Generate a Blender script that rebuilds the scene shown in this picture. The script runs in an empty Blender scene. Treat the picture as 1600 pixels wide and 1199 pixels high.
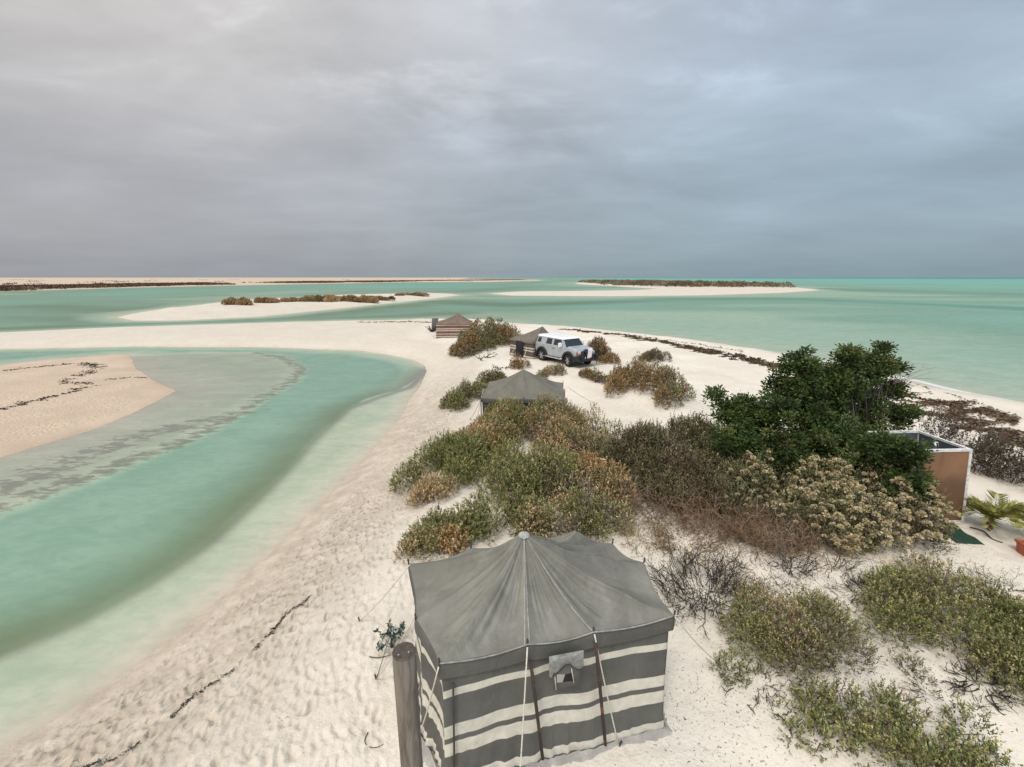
import bpy, bmesh, math, random
import numpy as np
from mathutils import Vector, Matrix
R = math.radians
C = bpy.context.scene.collection

# ------------------------------------------------------------------ camera, sky, sun, exposure
F, HCAM, PITCH = 680.0, 6.5, math.atan(165.5/680.0)
cam = bpy.data.cameras.new("camera"); cam_o = bpy.data.objects.new("camera", cam); C.objects.link(cam_o)
cam_o.location = (0, 0, HCAM); cam_o.rotation_euler = (math.pi/2 - PITCH, 0, 0)
cam.sensor_width = 36.0; cam.lens = 36.0*F/1600.0; cam.clip_start = 0.05; cam.clip_end = 120000
S = bpy.context.scene; S.camera = cam_o
S.view_settings.view_transform = 'Standard'; S.view_settings.look = 'None'
S.view_settings.exposure = 0.19; S.view_settings.gamma = 1.0

SUN_EL, SUN_AZ = R(58), R(205)          # azimuth clockwise from +Y (behind the camera, a little to the left)
W = bpy.data.worlds.new("World"); S.world = W; W.use_nodes = True
def build_world():
    nt = W.node_tree; N = nt.nodes; L = nt.links; N.clear()
    out = N.new('ShaderNodeOutputWorld'); bg = N.new('ShaderNodeBackground')
    sky = N.new('ShaderNodeTexSky'); sky.sky_type = 'NISHITA'; sky.sun_disc = False
    sky.sun_elevation = SUN_EL; sky.sun_rotation = SUN_AZ; sky.dust_density = 3.0
    tc = N.new('ShaderNodeTexCoord'); sp = N.new('ShaderNodeSeparateXYZ'); L.new(tc.outputs['Generated'], sp.inputs[0])
    def M(op, a, b=None, c=None, clamp=False):
        n = N.new('ShaderNodeMath'); n.operation = op; n.use_clamp = clamp
        for i, v in enumerate((a, b, c)):
            if v is None: continue
            if hasattr(v, 'links') or hasattr(v, 'is_linked'): L.new(v, n.inputs[i])
            else: n.inputs[i].default_value = v
        return n.outputs[0]
    def MR(v, a, b, c, d, t='SMOOTHSTEP'):
        n = N.new('ShaderNodeMapRange'); n.interpolation_type = t; L.new(v, n.inputs['Value'])
        for k, q in zip(('From Min','From Max','To Min','To Max'), (a, b, c, d)): n.inputs[k].default_value = q
        return n.outputs[0]
    def MIX(f, a, b, bt='MIX'):
        n = N.new('ShaderNodeMix'); n.data_type = 'RGBA'; n.blend_type = bt; n.clamp_result = False
        if hasattr(f, 'is_linked'): L.new(f, n.inputs[0])
        else: n.inputs[0].default_value = f
        for i, v in ((6, a), (7, b)):
            if hasattr(v, 'is_linked'): L.new(v, n.inputs[i])
            else: n.inputs[i].default_value = (*v, 1)
        return n.outputs[2]
    x, y, z = sp.outputs
    den = M('ADD', M('MAXIMUM', z, 0.0), 0.16)
    cx = M('DIVIDE', x, den); cy = M('DIVIDE', y, den)
    cb = N.new('ShaderNodeCombineXYZ'); L.new(cx, cb.inputs[0]); L.new(cy, cb.inputs[1])
    def NZ(scale, det, rough, dist, off=(0, 0, 0), sc=(1, 1, 1)):
        mp = N.new('ShaderNodeMapping'); mp.inputs['Location'].default_value = off; mp.inputs['Scale'].default_value = sc
        L.new(cb.outputs[0], mp.inputs[0])
        n = N.new('ShaderNodeTexNoise'); n.inputs['Scale'].default_value = scale; n.inputs['Detail'].default_value = det
        n.inputs['Roughness'].default_value = rough; n.inputs['Distortion'].default_value = dist
        L.new(mp.outputs[0], n.inputs['Vector']); return n.outputs[0]
    n1 = NZ(0.75, 6, 0.52, 0.4, (3.1, 1.2, 0)); n2 = NZ(1.9, 7, 0.55, 0.3, (7.7, 4.2, 0), (0.8, 1.25, 1)); n3 = NZ(0.5, 3, 0.5, 0.2, (1.7, 9.2, 3))
    lr = MR(x, -0.75, 0.7, 0, 1)
    low = MIX(lr, (0.275, 0.285, 0.308), (0.21, 0.285, 0.325))
    mid = MIX(lr, (0.348, 0.35, 0.368), (0.278, 0.36, 0.42))
    top = MIX(lr, (0.55, 0.522, 0.50), (0.365, 0.435, 0.53))
    e1 = MR(z, -0.01, 0.13, 0, 1); e2 = MR(z, 0.12, 0.48, 0, 1)
    base = MIX(e2, MIX(e1, low, mid), top)
    # cloud structure
    v = M('ADD', M('MULTIPLY', M('SUBTRACT', n1, 0.5), 1.35), M('MULTIPLY', M('SUBTRACT', n2, 0.5), 0.7))
    vs = M('MULTIPLY', v, MR(z, 0.0, 0.35, 0.25, 1.0))
    br = M('ADD', vs, 1.28)
    puff = M('MULTIPLY', MR(n2, 0.5, 0.66, 0, 0.3), MR(z, 0.15, 0.45, 0, 1))
    br = M('ADD', br, puff)
    blue = M('MULTIPLY', MR(n3, 0.5, 0.65, 0, 0.35), MR(z, 0.15, 0.4, 0, 1))
    col = MIX(blue, base, (0.33, 0.40, 0.54))
    comb = N.new('ShaderNodeCombineXYZ')
    for i in range(3): L.new(br, comb.inputs[i])
    col = MIX(1.0, col, comb.outputs[0], 'MULTIPLY')
    # bright cloud round the veiled sun, overhead and behind the camera
    sd = Vector((math.sin(SUN_AZ)*math.cos(SUN_EL), math.cos(SUN_AZ)*math.cos(SUN_EL), math.sin(SUN_EL)))
    dt = N.new('ShaderNodeVectorMath'); dt.operation = 'DOT_PRODUCT'; L.new(tc.outputs['Generated'], dt.inputs[0]); dt.inputs[1].default_value = sd
    glow = MR(dt.outputs['Value'], 0.25, 1.0, 1.0, 2.5)
    g3 = N.new('ShaderNodeCombineXYZ')
    for i in range(3): L.new(glow, g3.inputs[i])
    col = MIX(1.0, col, g3.outputs[0], 'MULTIPLY')
    # the clear sky behind, strength 0.1, shows through the thin cloud
    s01 = MIX(1.0, sky.outputs[0], (0.10, 0.10, 0.10), 'MULTIPLY')
    fin = MIX(0.07, col, s01)
    L.new(fin, bg.inputs[0]); bg.inputs[1].default_value = 0.87
    L.new(bg.outputs[0], out.inputs[0])
build_world()
sun = bpy.data.lights.new("sun", 'SUN'); sun.energy = 1.5; sun.angle = R(14); sun.color = (1, 0.95, 0.87)
sun_o = bpy.data.objects.new("sun", sun); C.objects.link(sun_o)
sun_o.rotation_euler = (math.pi/2 - SUN_EL, 0, math.pi - SUN_AZ)

# ------------------------------------------------------------------ small helpers
def at(u, v, z=0.0):                     # point of the photograph -> where that sight line meets height z
    a, b = (u-800)/F, (v-599.5)/F
    d = (a, math.cos(PITCH)-b*math.sin(PITCH), -math.sin(PITCH)-b*math.cos(PITCH))
    t = (z-HCAM)/d[2]
    return np.array((d[0]*t, d[1]*t, z))
def at_y(u, v, y):                       # ... or the vertical plane at distance y
    a, b = (u-800)/F, (v-599.5)/F
    d = (a, math.cos(PITCH)-b*math.sin(PITCH), -math.sin(PITCH)-b*math.cos(PITCH))
    t = y/d[1]
    return np.array((d[0]*t, y, HCAM+d[2]*t))
def zc(P): return P[1]*math.cos(PITCH)-(P[2]-HCAM)*math.sin(PITCH)
def sst(x, a, b):
    t = np.clip((x-a)/(b-a), 0, 1); return t*t*(3-2*t)
def hash2(ix, iy, s):
    n = (ix.astype(np.int64)*374761393 + iy.astype(np.int64)*668265263 + s*1442695041) & 0x7fffffff
    n = ((n ^ (n >> 13))*1274126177) & 0x7fffffff
    return ((n ^ (n >> 16)) & 0xffff)/65535.0
def vnoise(x, y, s=0):
    ix, iy = np.floor(x), np.floor(y); fx, fy = x-ix, y-iy
    fx = fx*fx*(3-2*fx); fy = fy*fy*(3-2*fy)
    a, b = hash2(ix, iy, s), hash2(ix+1, iy, s); c, d = hash2(ix, iy+1, s), hash2(ix+1, iy+1, s)
    return (a*(1-fx)+b*fx)*(1-fy)+(c*(1-fx)+d*fx)*fy
def fbm(x, y, o=4, s=0):
    r = 0; a = 0.5; t = 0
    for i in range(o):
        r = r+a*vnoise(x*2**i+17.3*i, y*2**i-9.1*i, s+i); t += a; a *= 0.5
    return r/t
def sdf(poly, x, y):                     # signed distance, positive inside
    n = len(poly); d2 = np.full(x.shape, 1e18); ins = np.zeros(x.shape, bool)
    for i in range(n):
        ax, ay = poly[i]; bx, by = poly[(i+1) % n]
        ex, ey = bx-ax, by-ay; L2 = ex*ex+ey*ey+1e-12
        wx, wy = x-ax, y-ay
        t = np.clip((wx*ex+wy*ey)/L2, 0, 1)
        d2 = np.minimum(d2, (wx-ex*t)**2+(wy-ey*t)**2)
        if ay != by:
            ins ^= ((ay > y) != (by > y)) & (x < (bx-ax)*(y-ay)/(by-ay)+ax)
    d = np.sqrt(d2); return np.where(ins, d, -d)
def pdist(line, x, y):                   # distance to a polyline
    d2 = np.full(x.shape, 1e18)
    for (ax, ay), (bx, by) in zip(line[:-1], line[1:]):
        ex, ey = bx-ax, by-ay; L2 = ex*ex+ey*ey+1e-12
        t = np.clip(((x-ax)*ex+(y-ay)*ey)/L2, 0, 1)
        d2 = np.minimum(d2, (x-ax-ex*t)**2+(y-ay-ey*t)**2)
    return np.sqrt(d2)
def smooth_line(pts, n=4, closed=False):
    p = np.array(pts, float); m = len(p); o = []
    for i in range(m if closed else m-1):
        p0, p1, p2, p3 = ((p[(i+k) % m] if closed else p[min(max(i+k, 0), m-1)]) for k in (-1, 0, 1, 2))
        for j in range(n):
            t = j/n
            o.append(0.5*((2*p1)+(-p0+p2)*t+(2*p0-5*p1+4*p2-p3)*t*t+(-p0+3*p1-3*p2+p3)*t**3))
    if not closed: o.append(p[-1])
    return np.array(o)
def wl(px, z=0.0): return [tuple(at(u, v, z)[:2]) for u, v in px]

# ------------------------------------------------------------------ terrain
LAG = [(0,1175),(100,1118),(200,1050),(300,968),(380,902),(440,846),(500,790),(560,730),(602,682),(632,640),(656,602),(666,582),(664,573),(646,563),(610,555),(560,548),(420,543),(210,542),(0,546),(-400,566)]
UP = [(-400,537),(0,521.5),(210,512),(455,504.5),(560,502),(670,501.5),(785,505),(816,510),(900,515),(1000,525.5),(1100,537),(1230,557),(1415,597),(1500,617),(1600,635)]
MAIN = wl(UP)+[(34,14),(50,-12),(0,-30),(-17,-12),(-10.3,1.5)]+wl(LAG)
BAR = wl([(-500,590),(0,571),(73,563),(157,556),(200,554),(207,562),(212,577),(240,594),(274,611),(246,626),(210,646),(140,674),(70,695),(0,716),(-300,812),(-700,850)])
ISL = wl([(183,496),(210,501.5),(280,501),(400,495.5),(500,485.5),(600,475),(675,467),(722,461),(675,459),(600,461),(500,464),(400,469),(300,478),(220,488)])
FAR = wl([(765,459),(800,462),(950,463),(1100,461.5),(1225,457.5),(1282,453.5),(1245,449.5),(1100,444.5),(1000,441.8),(905,440.8),(900,444),(960,447.5),(1030,451.5),(980,454.5),(880,456),(800,456.5)])
MLD = wl([(-900,490),(-400,470),(0,455.5),(200,449.7),(450,444.6),(650,441.2),(760,441),(848,438.6),(835,436.9),(720,436.0)])+[(-1500,16000),(-1500,60000),(-90000,60000),(-90000,200)]
SHELF = wl(LAG[:12])+wl([(655,590),(620,610),(575,622),(542,640),(490,688),(437,745),(380,800),(330,845),(230,912),(120,970),(0,1020),(-200,1100)])
BSH = wl([(205,556),(300,551),(400,552),(440,558),(466,570),(470,580),(455,597),(420,616),(370,648),(300,684),(230,712),(130,752),(0,800),(-300,910),(-500,700),(-400,600),(0,571),(100,560)])
DARK = wl([(668,580),(640,606),(590,622),(542,640),(490,688),(437,745),(380,800),(330,845),(230,912),(120,970),(0,1020),(-200,1100)])
RIM = wl([(400,552),(440,558),(466,570),(470,580),(455,597),(420,616),(370,648),(300,684),(230,712),(130,748),(0,794),(-200,860)])
RIM2 = wl([(400,640),(300,663),(230,678),(150,706),(60,740),(0,762)])
STREAKS = [(wl([(700,472),(800,477),(900,474),(1050,468),(1250,468),(1450,476),(1700,488)]), 11, 1.5),
           (wl([(190,503),(300,504),(420,498),(520,490),(640,478)]), 9, 1.2),
           (wl([(-100,519),(100,511),(250,506),(400,502),(560,497),(700,490)]), 4.5, 1.4),
           (wl([(60,478),(160,484),(250,482)]), 12, 0.9), (wl([(-200,505),(0,497),(120,500)]), 6, 0.8),
           (wl([(720,455),(820,449),(960,449),(1040,449)]), 14, 0.7),
           (wl([(1300,452),(1450,456),(1700,463)]), 25, 1.0),
           (wl([(-200,470),(0,460),(160,463),(330,459)]), 12, -0.6), (wl([(330,466),(470,455),(700,451)]), 14, -0.6),
           (wl([(690,492),(800,497),(960,492),(1150,496)]), 6, -0.7), (wl([(740,466),(900,467),(1000,466)]), 5, -0.7)]
CAMP = 0.95
T1 = (0.25, 4.75)
# low hummocks of blown sand: photograph point, radius in metres, height
HUM = [((820,800),2.6,.30),((840,690),2.8,.42),((1060,735),2.2,.25),((1010,628),2.4,.55),((760,540),3.6,.6),((740,615),1.6,.3),((905,600),1.6,.35),((1300,800),2.4,.3),
       ((1220,1000),1.1,.22),((1480,1010),1.5,.28),((1350,1130),1.0,.18),((1030,800),1.1,.16),((935,555),1.6,.4),((1030,565),1.5,.3),((1100,870),1.3,.14),((862,590),1.3,.3)]
HUMW = [(tuple(at(u, v, CAMP)[:2]), r, a) for (u, v), r, a in HUM]
FOOT = None
def footprints():                        # trampled beach: a raster of dents, sampled into the sheet
    rng = np.random.default_rng(5); cell = 0.025; x0, y0, nx, ny = -11.0, 1.5, 680, 960
    g = np.zeros((ny, nx))
    for k in range(14000):
        px, py = rng.uniform(x0+.4, x0+nx*cell-.4), y0+.4+(ny*cell-.8)*rng.random()**1.5
        a = rng.normal(2.15, .55); l, w = rng.uniform(.05, .13), rng.uniform(.03, .06); dpt = rng.uniform(.016, .055)
        ci, cj = int((px-x0)/cell), int((py-y0)/cell)
        yy, xx = np.mgrid[max(cj-11, 0):min(cj+12, ny), max(ci-11, 0):min(ci+12, nx)]
        dx, dy = x0+xx*cell-px, y0+yy*cell-py
        p, q = dx*math.cos(a)+dy*math.sin(a), -dx*math.sin(a)+dy*math.cos(a)
        e = np.sqrt((p/l)**2+(q/w)**2)
        g[yy, xx] += -dpt*np.clip(1-e**2, 0, 1)+.35*dpt*np.exp(-((e-1.25)/.3)**2)
    return g, x0, y0, cell
def foot(x, y):
    global FOOT
    if FOOT is None: FOOT = footprints()
    g, x0, y0, c = FOOT
    i, j = (x-x0)/c, (y-y0)/c
    ok = (i > 1) & (j > 1) & (i < g.shape[1]-2) & (j < g.shape[0]-2)
    ii, jj = np.where(ok, i, 1), np.where(ok, j, 1)
    a, b = ii.astype(int), jj.astype(int); fx, fy = ii-a, jj-b
    v = (g[b, a]*(1-fx)+g[b, a+1]*fx)*(1-fy)+(g[b+1, a]*(1-fx)+g[b+1, a+1]*fx)*fy
    return np.where(ok, v, 0)
def field(x, y, full=False):
    x = np.asarray(x, float); y = np.asarray(y, float)
    wob = 1+0*x
    jx, jy = (fbm(x*.35, y*.35, 3, 3)-.5)*.5, (fbm(x*.35+9, y*.35+4, 3, 7)-.5)*.5
    sc = np.clip(y/60, .5, 12)
    X, Y = x+jx*sc, y+jy*sc
    sm = sdf(MAIN, X, Y); sb = sdf(BAR, X, Y); si = sdf(ISL, X, Y); sf = sdf(FAR, X, Y); sl = sdf(MLD, X, Y)
    Am = CAMP-.45*sst(-x, 6, 22)*sst(y, 30, 40)
    hm = Am*(1-np.exp(-(np.clip(sm, 0, 1e9)/2.3)**1.3))
    n2 = fbm(x*.45, y*.45, 4, 11)-.5
    camp = sst(sm, 2.2, 5)*(1-.6*sst(-x, 8, 20))
    hum = 0*x
    for (cx, cy), r, a in HUMW: hum = hum+a*np.exp(-((x-cx)**2+(y-cy)**2)/(r*r))
    flat = (1-np.exp(-(np.clip(np.hypot(x-T1[0], y-T1[1])-1.4, 0, 9)/.8)**2))*(1-np.exp(-(np.clip(np.hypot(x-3.5, y-29)-2.2, 0, 9)/1.2)**2))
    hm = hm+camp*flat*(hum+n2*.40+(fbm(x*1.1+3, y*1.1, 3, 141)-.5)*.12)
    near = sst(60-y, 0, 40)
    hm = hm+near*sst(sm, .1, .8)*((fbm(x*2.3, y*2.3, 3, 21)-.5)*.06)
    beach = near*sst(sm, .15, .6)*(1-.72*sst(sm, 4.2, 6.2))*sst(2.5-x, 0, 2.5)
    hm = hm+beach*foot(x, y)
    hb = .16*(1-np.exp(-np.clip(sb, 0, 1e9)/1.6))+sst(sb, .2, 1)*(fbm(x*.8, y*.8, 3, 31)-.5)*.05
    hi = 1.0*(1-np.exp(-np.clip(si, 0, 1e9)/7))+sst(si, 1, 5)*(fbm(x*.15, y*.15, 3, 41)-.5)*.7
    hf = .9*(1-np.exp(-np.clip(sf, 0, 1e9)/9))
    hl = .5*(1-np.exp(-np.clip(sl, 0, 1e9)/30))+sst(sl, 5, 60)*fbm(x*.02, y*.02, 3, 51)*.8+4.2*sst(sl, 400, 4500)
    land = np.maximum.reduce([np.where(sm > 0, hm, -9), np.where(sb > 0, hb, -9), np.where(si > 0, hi, -9), np.where(sf > 0, hf, -9), np.where(sl > 0, hl, -9)])
    # water depth
    dl = -np.maximum.reduce([sm, si, sf, sl])
    dl = np.clip(dl, 0, 1e9)
    sea = .22*np.minimum(dl, 2)+.05*np.clip(dl-2, 0, 10)+.013*np.clip(dl-12, 0, 60)+.0025*np.clip(dl-70, 0, 400)+.0007*np.clip(dl-470, 0, 4000)
    right = sst(x+.15*y, 0, 60)
    sea = sea*(1-.25*right)
    rows = fbm(x*.012, y*.03, 4, 61)-.5
    sea = sea*(1+.9*rows*sst(dl, 3, 40))
    sgrass = 0*x
    for ln, w, a in STREAKS:
        if a > 0: sgrass = np.maximum(sgrass, min(a, 1.3)*.62*np.exp(-(pdist(ln, x, y)/w)**2)*(.5+1.0*fbm(x*.03, y*.09, 3, 75)))
        sea = sea+a*np.exp(-(pdist(ln, x, y)/w)**2)*sst(dl, 0, 12)*(.6+.8*fbm(x*.03, y*.08, 3, 71))
    sea = np.maximum(sea, np.minimum(dl*.1, .62))
    ssf = sdf(SHELF, X, Y); sbs = sdf(BSH, x, y)
    lagd = np.minimum(dl*.5, 1.12)*(1+.25*(fbm(x*.25, y*.12, 3, 81)-.5))
    shelf = np.minimum(dl*.22, .30)
    lagd = lagd+(shelf-lagd)*sst(ssf, -.3, .35)
    bars = .05+np.minimum(np.clip(-sb, 0, 9)*.06, .26)
    lagd = lagd+(bars-lagd)*sst(sbs, -.9, .25)
    inlag = sst(46-y+.0*x, 0, 3)*sst(1.5-x-0*y, -4, 0)*1.0
    inlag = np.where((x < 0) & (y < 47), 1.0, 0.0)
    dep = np.where(inlag > .5, np.where(sb > 0, 0, np.maximum(lagd, np.minimum(dl*.05, .1))), sea)
    dep = np.where((inlag > .5) & (sb < 0), np.minimum(dep, -sb*.35+.0), dep)
    h = np.where(land > -5, land, -np.clip(dep, 0.001, 4))
    if not full: return h
    dl_ = dl
    nz = fbm(x*1.3, y*1.3, 4, 91)
    weed = inlag*(.9*np.exp(-((pdist(DARK, x, y)+np.where(ssf > 0, .0, -.12))/np.where(ssf > 0, .30, 1.35))**2)*(.75+.5*(fbm(x*.5, y*.5, 3, 5))))
    rim = inlag*np.maximum(np.exp(-(pdist(RIM, x, y)/.75)**2), .8*np.exp(-(pdist(RIM2, x, y)/1.1)**2))+inlag*.22*sst(ssf, .2, .6)+inlag*.30*sst(sbs, 0, 1)
    weed = np.maximum(weed, inlag*.40*sst(sbs, -.2, 1.4)*(.6+.8*fbm(x*.5, y*.9, 4, 121)))
    lf = (1-sst(x/np.maximum(y, 5), -.05, .3))*sst(y, 46, 60)
    weed = weed+(1-inlag)*sst(dl_, 1, 8)*(sgrass+lf*.27*(.5+fbm(x*.02, y*.05, 3, 131)))
    weed = np.clip(weed, 0, 1)
    foam = np.zeros_like(x)
    rs = np.where((x > 8), -sm, 99)
    ridge = .5+1.0*fbm(x*.12, y*.12, 3, 101)
    foam = np.clip(np.exp(-((rs-ridge)/.34)**2)*sst(fbm(x*.35, y*.35, 3, 103), .35, .5)+.35*np.exp(-((rs-.12)/.15)**2)*sst(fbm(x*.6, y*.6, 3, 105), .4, .55), 0, 1)*sst(60-y, 0, 30)
    foam = foam+.6*sst(fbm(x*.10, y*.3, 4, 107), .68, .8)*np.exp(-(pdist(wl([(1120,478),(1210,484),(1250,492)]), x, y)/7)**2)
    # colour zones of the sand
    pale = sst(sm, 1.8, 5)*(1-sst(-x, 8, 16))
    pale = np.maximum(pale, .62*sst(y, 16, 34))
    pink = np.where(sb > 0, 1.0, 0)+np.where(sl > 0, .9, 0)
    pink = np.clip(pink, 0, 1)
    shore = np.maximum.reduce([sm, sb, si, sf, sl])
    return h, dep, weed, np.clip(foam, 0, 1), pale, pink, shore, np.clip(rim, 0, 1)
def hz(x, y): return float(field(np.array([x]), np.array([y]))[0])
def ground(u, v):
    z = CAMP
    for _ in range(14):
        P = at(u, v, z); z = .5*z+.5*max(hz(P[0], P[1]), 0)
    return P
def mesh_quads(name, V, Fq, smooth=False):
    me = bpy.data.meshes.new(name); V = np.asarray(V, np.float32); Fq = np.asarray(Fq, np.int32)
    me.vertices.add(len(V)); me.vertices.foreach_set('co', V.ravel())
    me.loops.add(Fq.size); me.loops.foreach_set('vertex_index', Fq.ravel())
    me.polygons.add(len(Fq)); me.polygons.foreach_set('loop_start', np.arange(0, Fq.size, 4, dtype=np.int32))
    me.polygons.foreach_set('loop_total', np.full(len(Fq), 4, np.int32))
    me.update(calc_edges=True)
    if smooth: me.polygons.foreach_set('use_smooth', np.ones(len(Fq), bool))
    return me
def attr(me, name, vals):
    a = me.attributes.new(name, 'FLOAT', 'POINT'); a.data.foreach_set('value', np.asarray(vals, np.float32).ravel())
def link(name, me, mat=None, parent=None):
    o = bpy.data.objects.new(name, me); C.objects.link(o)
    if mat: me.materials.append(mat)
    if parent: o.parent = parent
    return o
def tag(o, label=None, cat=None, group=None, kind=None):
    if label: o['label'] = label
    if cat: o['category'] = cat
    if group: o['group'] = group
    if kind: o['kind'] = kind
    return o
def empty(name, loc, label, cat, rz=0, group=None):
    o = bpy.data.objects.new(name, None); C.objects.link(o); o.location = loc; o.rotation_euler = (0, 0, rz); o.empty_display_size = .2
    return tag(o, label, cat, group)

# ------------------------------------------------------------------ materials
class NT:
    def __init__(s, name):
        s.m = bpy.data.materials.new(name); s.m.use_nodes = True; s.t = s.m.node_tree; s.N = s.t.nodes; s.L = s.t.links; s.N.clear()
        s.out = s.N.new('ShaderNodeOutputMaterial')
    def put(s, inp, v):
        if hasattr(v, 'is_linked'): s.L.new(v, inp)
        elif isinstance(v, tuple) and len(v) == 3 and inp.type == 'RGBA': inp.default_value = (*v, 1)
        else: inp.default_value = v
    def n(s, t, **k):
        nd = s.N.new(t)
        for a, b in k.items():
            if hasattr(nd, a): setattr(nd, a, b)
            else: s.put(nd.inputs[a.replace('_', ' ')], b)
        return nd
    def math(s, op, a, b=0.0, c=None, clamp=False):
        nd = s.N.new('ShaderNodeMath'); nd.operation = op; nd.use_clamp = clamp; s.put(nd.inputs[0], a); s.put(nd.inputs[1], b)
        if c is not None: s.put(nd.inputs[2], c)
        return nd.outputs[0]
    def mix(s, f, a, b, bt='MIX'):
        nd = s.N.new('ShaderNodeMix'); nd.data_type = 'RGBA'; nd.blend_type = bt
        s.put(nd.inputs[0], f); s.put(nd.inputs[6], a); s.put(nd.inputs[7], b); return nd.outputs[2]
    def mr(s, v, a, b, c=0.0, d=1.0, t='SMOOTHSTEP'):
        nd = s.N.new('ShaderNodeMapRange'); nd.interpolation_type = t; s.put(nd.inputs[0], v)
        for i, q in enumerate((a, b, c, d)): nd.inputs[i+1].default_value = q
        return nd.outputs[0]
    def noise(s, scale, detail=4, rough=.55, vec=None, dist=0):
        nd = s.N.new('ShaderNodeTexNoise'); nd.inputs['Scale'].default_value = scale; nd.inputs['Detail'].default_value = detail
        nd.inputs['Roughness'].default_value = rough; nd.inputs['Distortion'].default_value = dist
        s.L.new(vec if vec is not None else s.obj(), nd.inputs['Vector']); return nd.outputs[0]
    def obj(s):
        if not hasattr(s, '_tc'): s._tc = s.N.new('ShaderNodeTexCoord')
        return s._tc.outputs['Object']
    def mapped(s, sc, rot=(0, 0, 0)):
        mp = s.N.new('ShaderNodeMapping'); mp.inputs['Scale'].default_value = sc; mp.inputs['Rotation'].default_value = rot
        s.L.new(s.obj(), mp.inputs[0]); return mp.outputs[0]
    def attr(s, name, col=False):
        nd = s.N.new('ShaderNodeAttribute'); nd.attribute_name = name; return nd.outputs['Color' if col else 'Fac']
    def bump(s, h, strength, dist, normal=None):
        nd = s.N.new('ShaderNodeBump'); nd.inputs['Strength'].default_value = strength; nd.inputs['Distance'].default_value = dist
        s.L.new(h, nd.inputs['Height'])
        if normal is not None: s.L.new(normal, nd.inputs['Normal'])
        return nd.outputs[0]
    def principled(s, col, rough=.8, spec=.3, metal=0.0, normal=None):
        b = s.N.new('ShaderNodeBsdfPrincipled'); s.put(b.inputs['Base Color'], col); s.put(b.inputs['Roughness'], rough)
        b.inputs['Specular IOR Level'].default_value = spec; b.inputs['Metallic'].default_value = metal
        if normal is not None: s.L.new(normal, b.inputs['Normal'])
        return b.outputs[0]
    def done(s, sh): s.L.new(sh, s.out.inputs[0]); return s.m
def simple(name, col, rough=.6, spec=.4, metal=0., var=.25, scale=8., bump=.15, dist=.01):
    t = NT(name); n = t.noise(scale, 5, .6)
    c = t.mix(t.mr(n, .3, .7), tuple(q*(1-var) for q in col), tuple(min(q*(1+var), 1) for q in col))
    nb = t.bump(t.noise(scale*4, 4, .6), bump, dist)
    return t.done(t.principled(c, rough, spec, metal, nb))

def sand_material():
    t = NT('sand'); pale, pink, shore = t.attr('pale'), t.attr('pink'), t.attr('shore')
    big = t.noise(.35, 5, .55); mid = t.noise(2.2, 5, .6); fine = t.noise(38, 4, .65)
    beach = t.mix(t.mr(mid, .35, .7), (.46, .39, .30), (.58, .50, .40))
    white = t.mix(t.mr(big, .35, .7), (.655, .585, .485), (.72, .655, .555))
    pk = t.mix(t.mr(big, .3, .7), (.49, .38, .275), (.59, .465, .345))
    c = t.mix(pale, beach, white); c = t.mix(pink, c, pk)
    c = t.mix(t.mr(fine, .35, .75, 0, .30), c, t.mix(1.0, c, (.70, .66, .62), 'MULTIPLY'))
    wet = t.mr(t.math('ADD', shore, t.math('MULTIPLY', t.math('SUBTRACT', mid, .5), .6)), -.1, .9, .3, 0)
    c = t.mix(wet, c, t.mix(1.0, c, (.74, .70, .66), 'MULTIPLY'))
    # specks of dry leaf and shell
    v = t.n('ShaderNodeTexVoronoi', Scale=9.0); t.L.new(t.obj(), v.inputs['Vector'])
    spk = t.math('MULTIPLY', t.mr(v.outputs['Distance'], .05, .13, 1, 0), t.mr(t.noise(1.1, 3, .6), .56, .66))
    c = t.mix(t.math('MULTIPLY', spk, t.mr(shore, .8, 2, 0, .75)), c, (.20, .145, .10))
    h = t.math('ADD', t.math('MULTIPLY', t.noise(7, 4, .6), .7), t.math('MULTIPLY', t.noise(26, 4, .6), .3))
    vv = t.n('ShaderNodeTexVoronoi', Scale=1.0); vv.feature = 'SMOOTH_F1'; t.L.new(t.mapped((9.5, 6.0, 1), (0, 0, .55)), vv.inputs['Vector'])
    dent = t.math('MULTIPLY', t.mr(vv.outputs['Distance'], .05, .55), t.math('MULTIPLY', t.math('MULTIPLY', t.math('SUBTRACT', 1.0, t.math('MULTIPLY', pale, .8)), t.mr(shore, .3, 1.2)), t.mr(big, .35, .6, .25, 1.25)))
    h = t.math('ADD', h, t.math('MULTIPLY', dent, .9))
    nb = t.bump(h, .95, .045)
    return t.done(t.principled(c, .9, .15, 0, nb))
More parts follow.
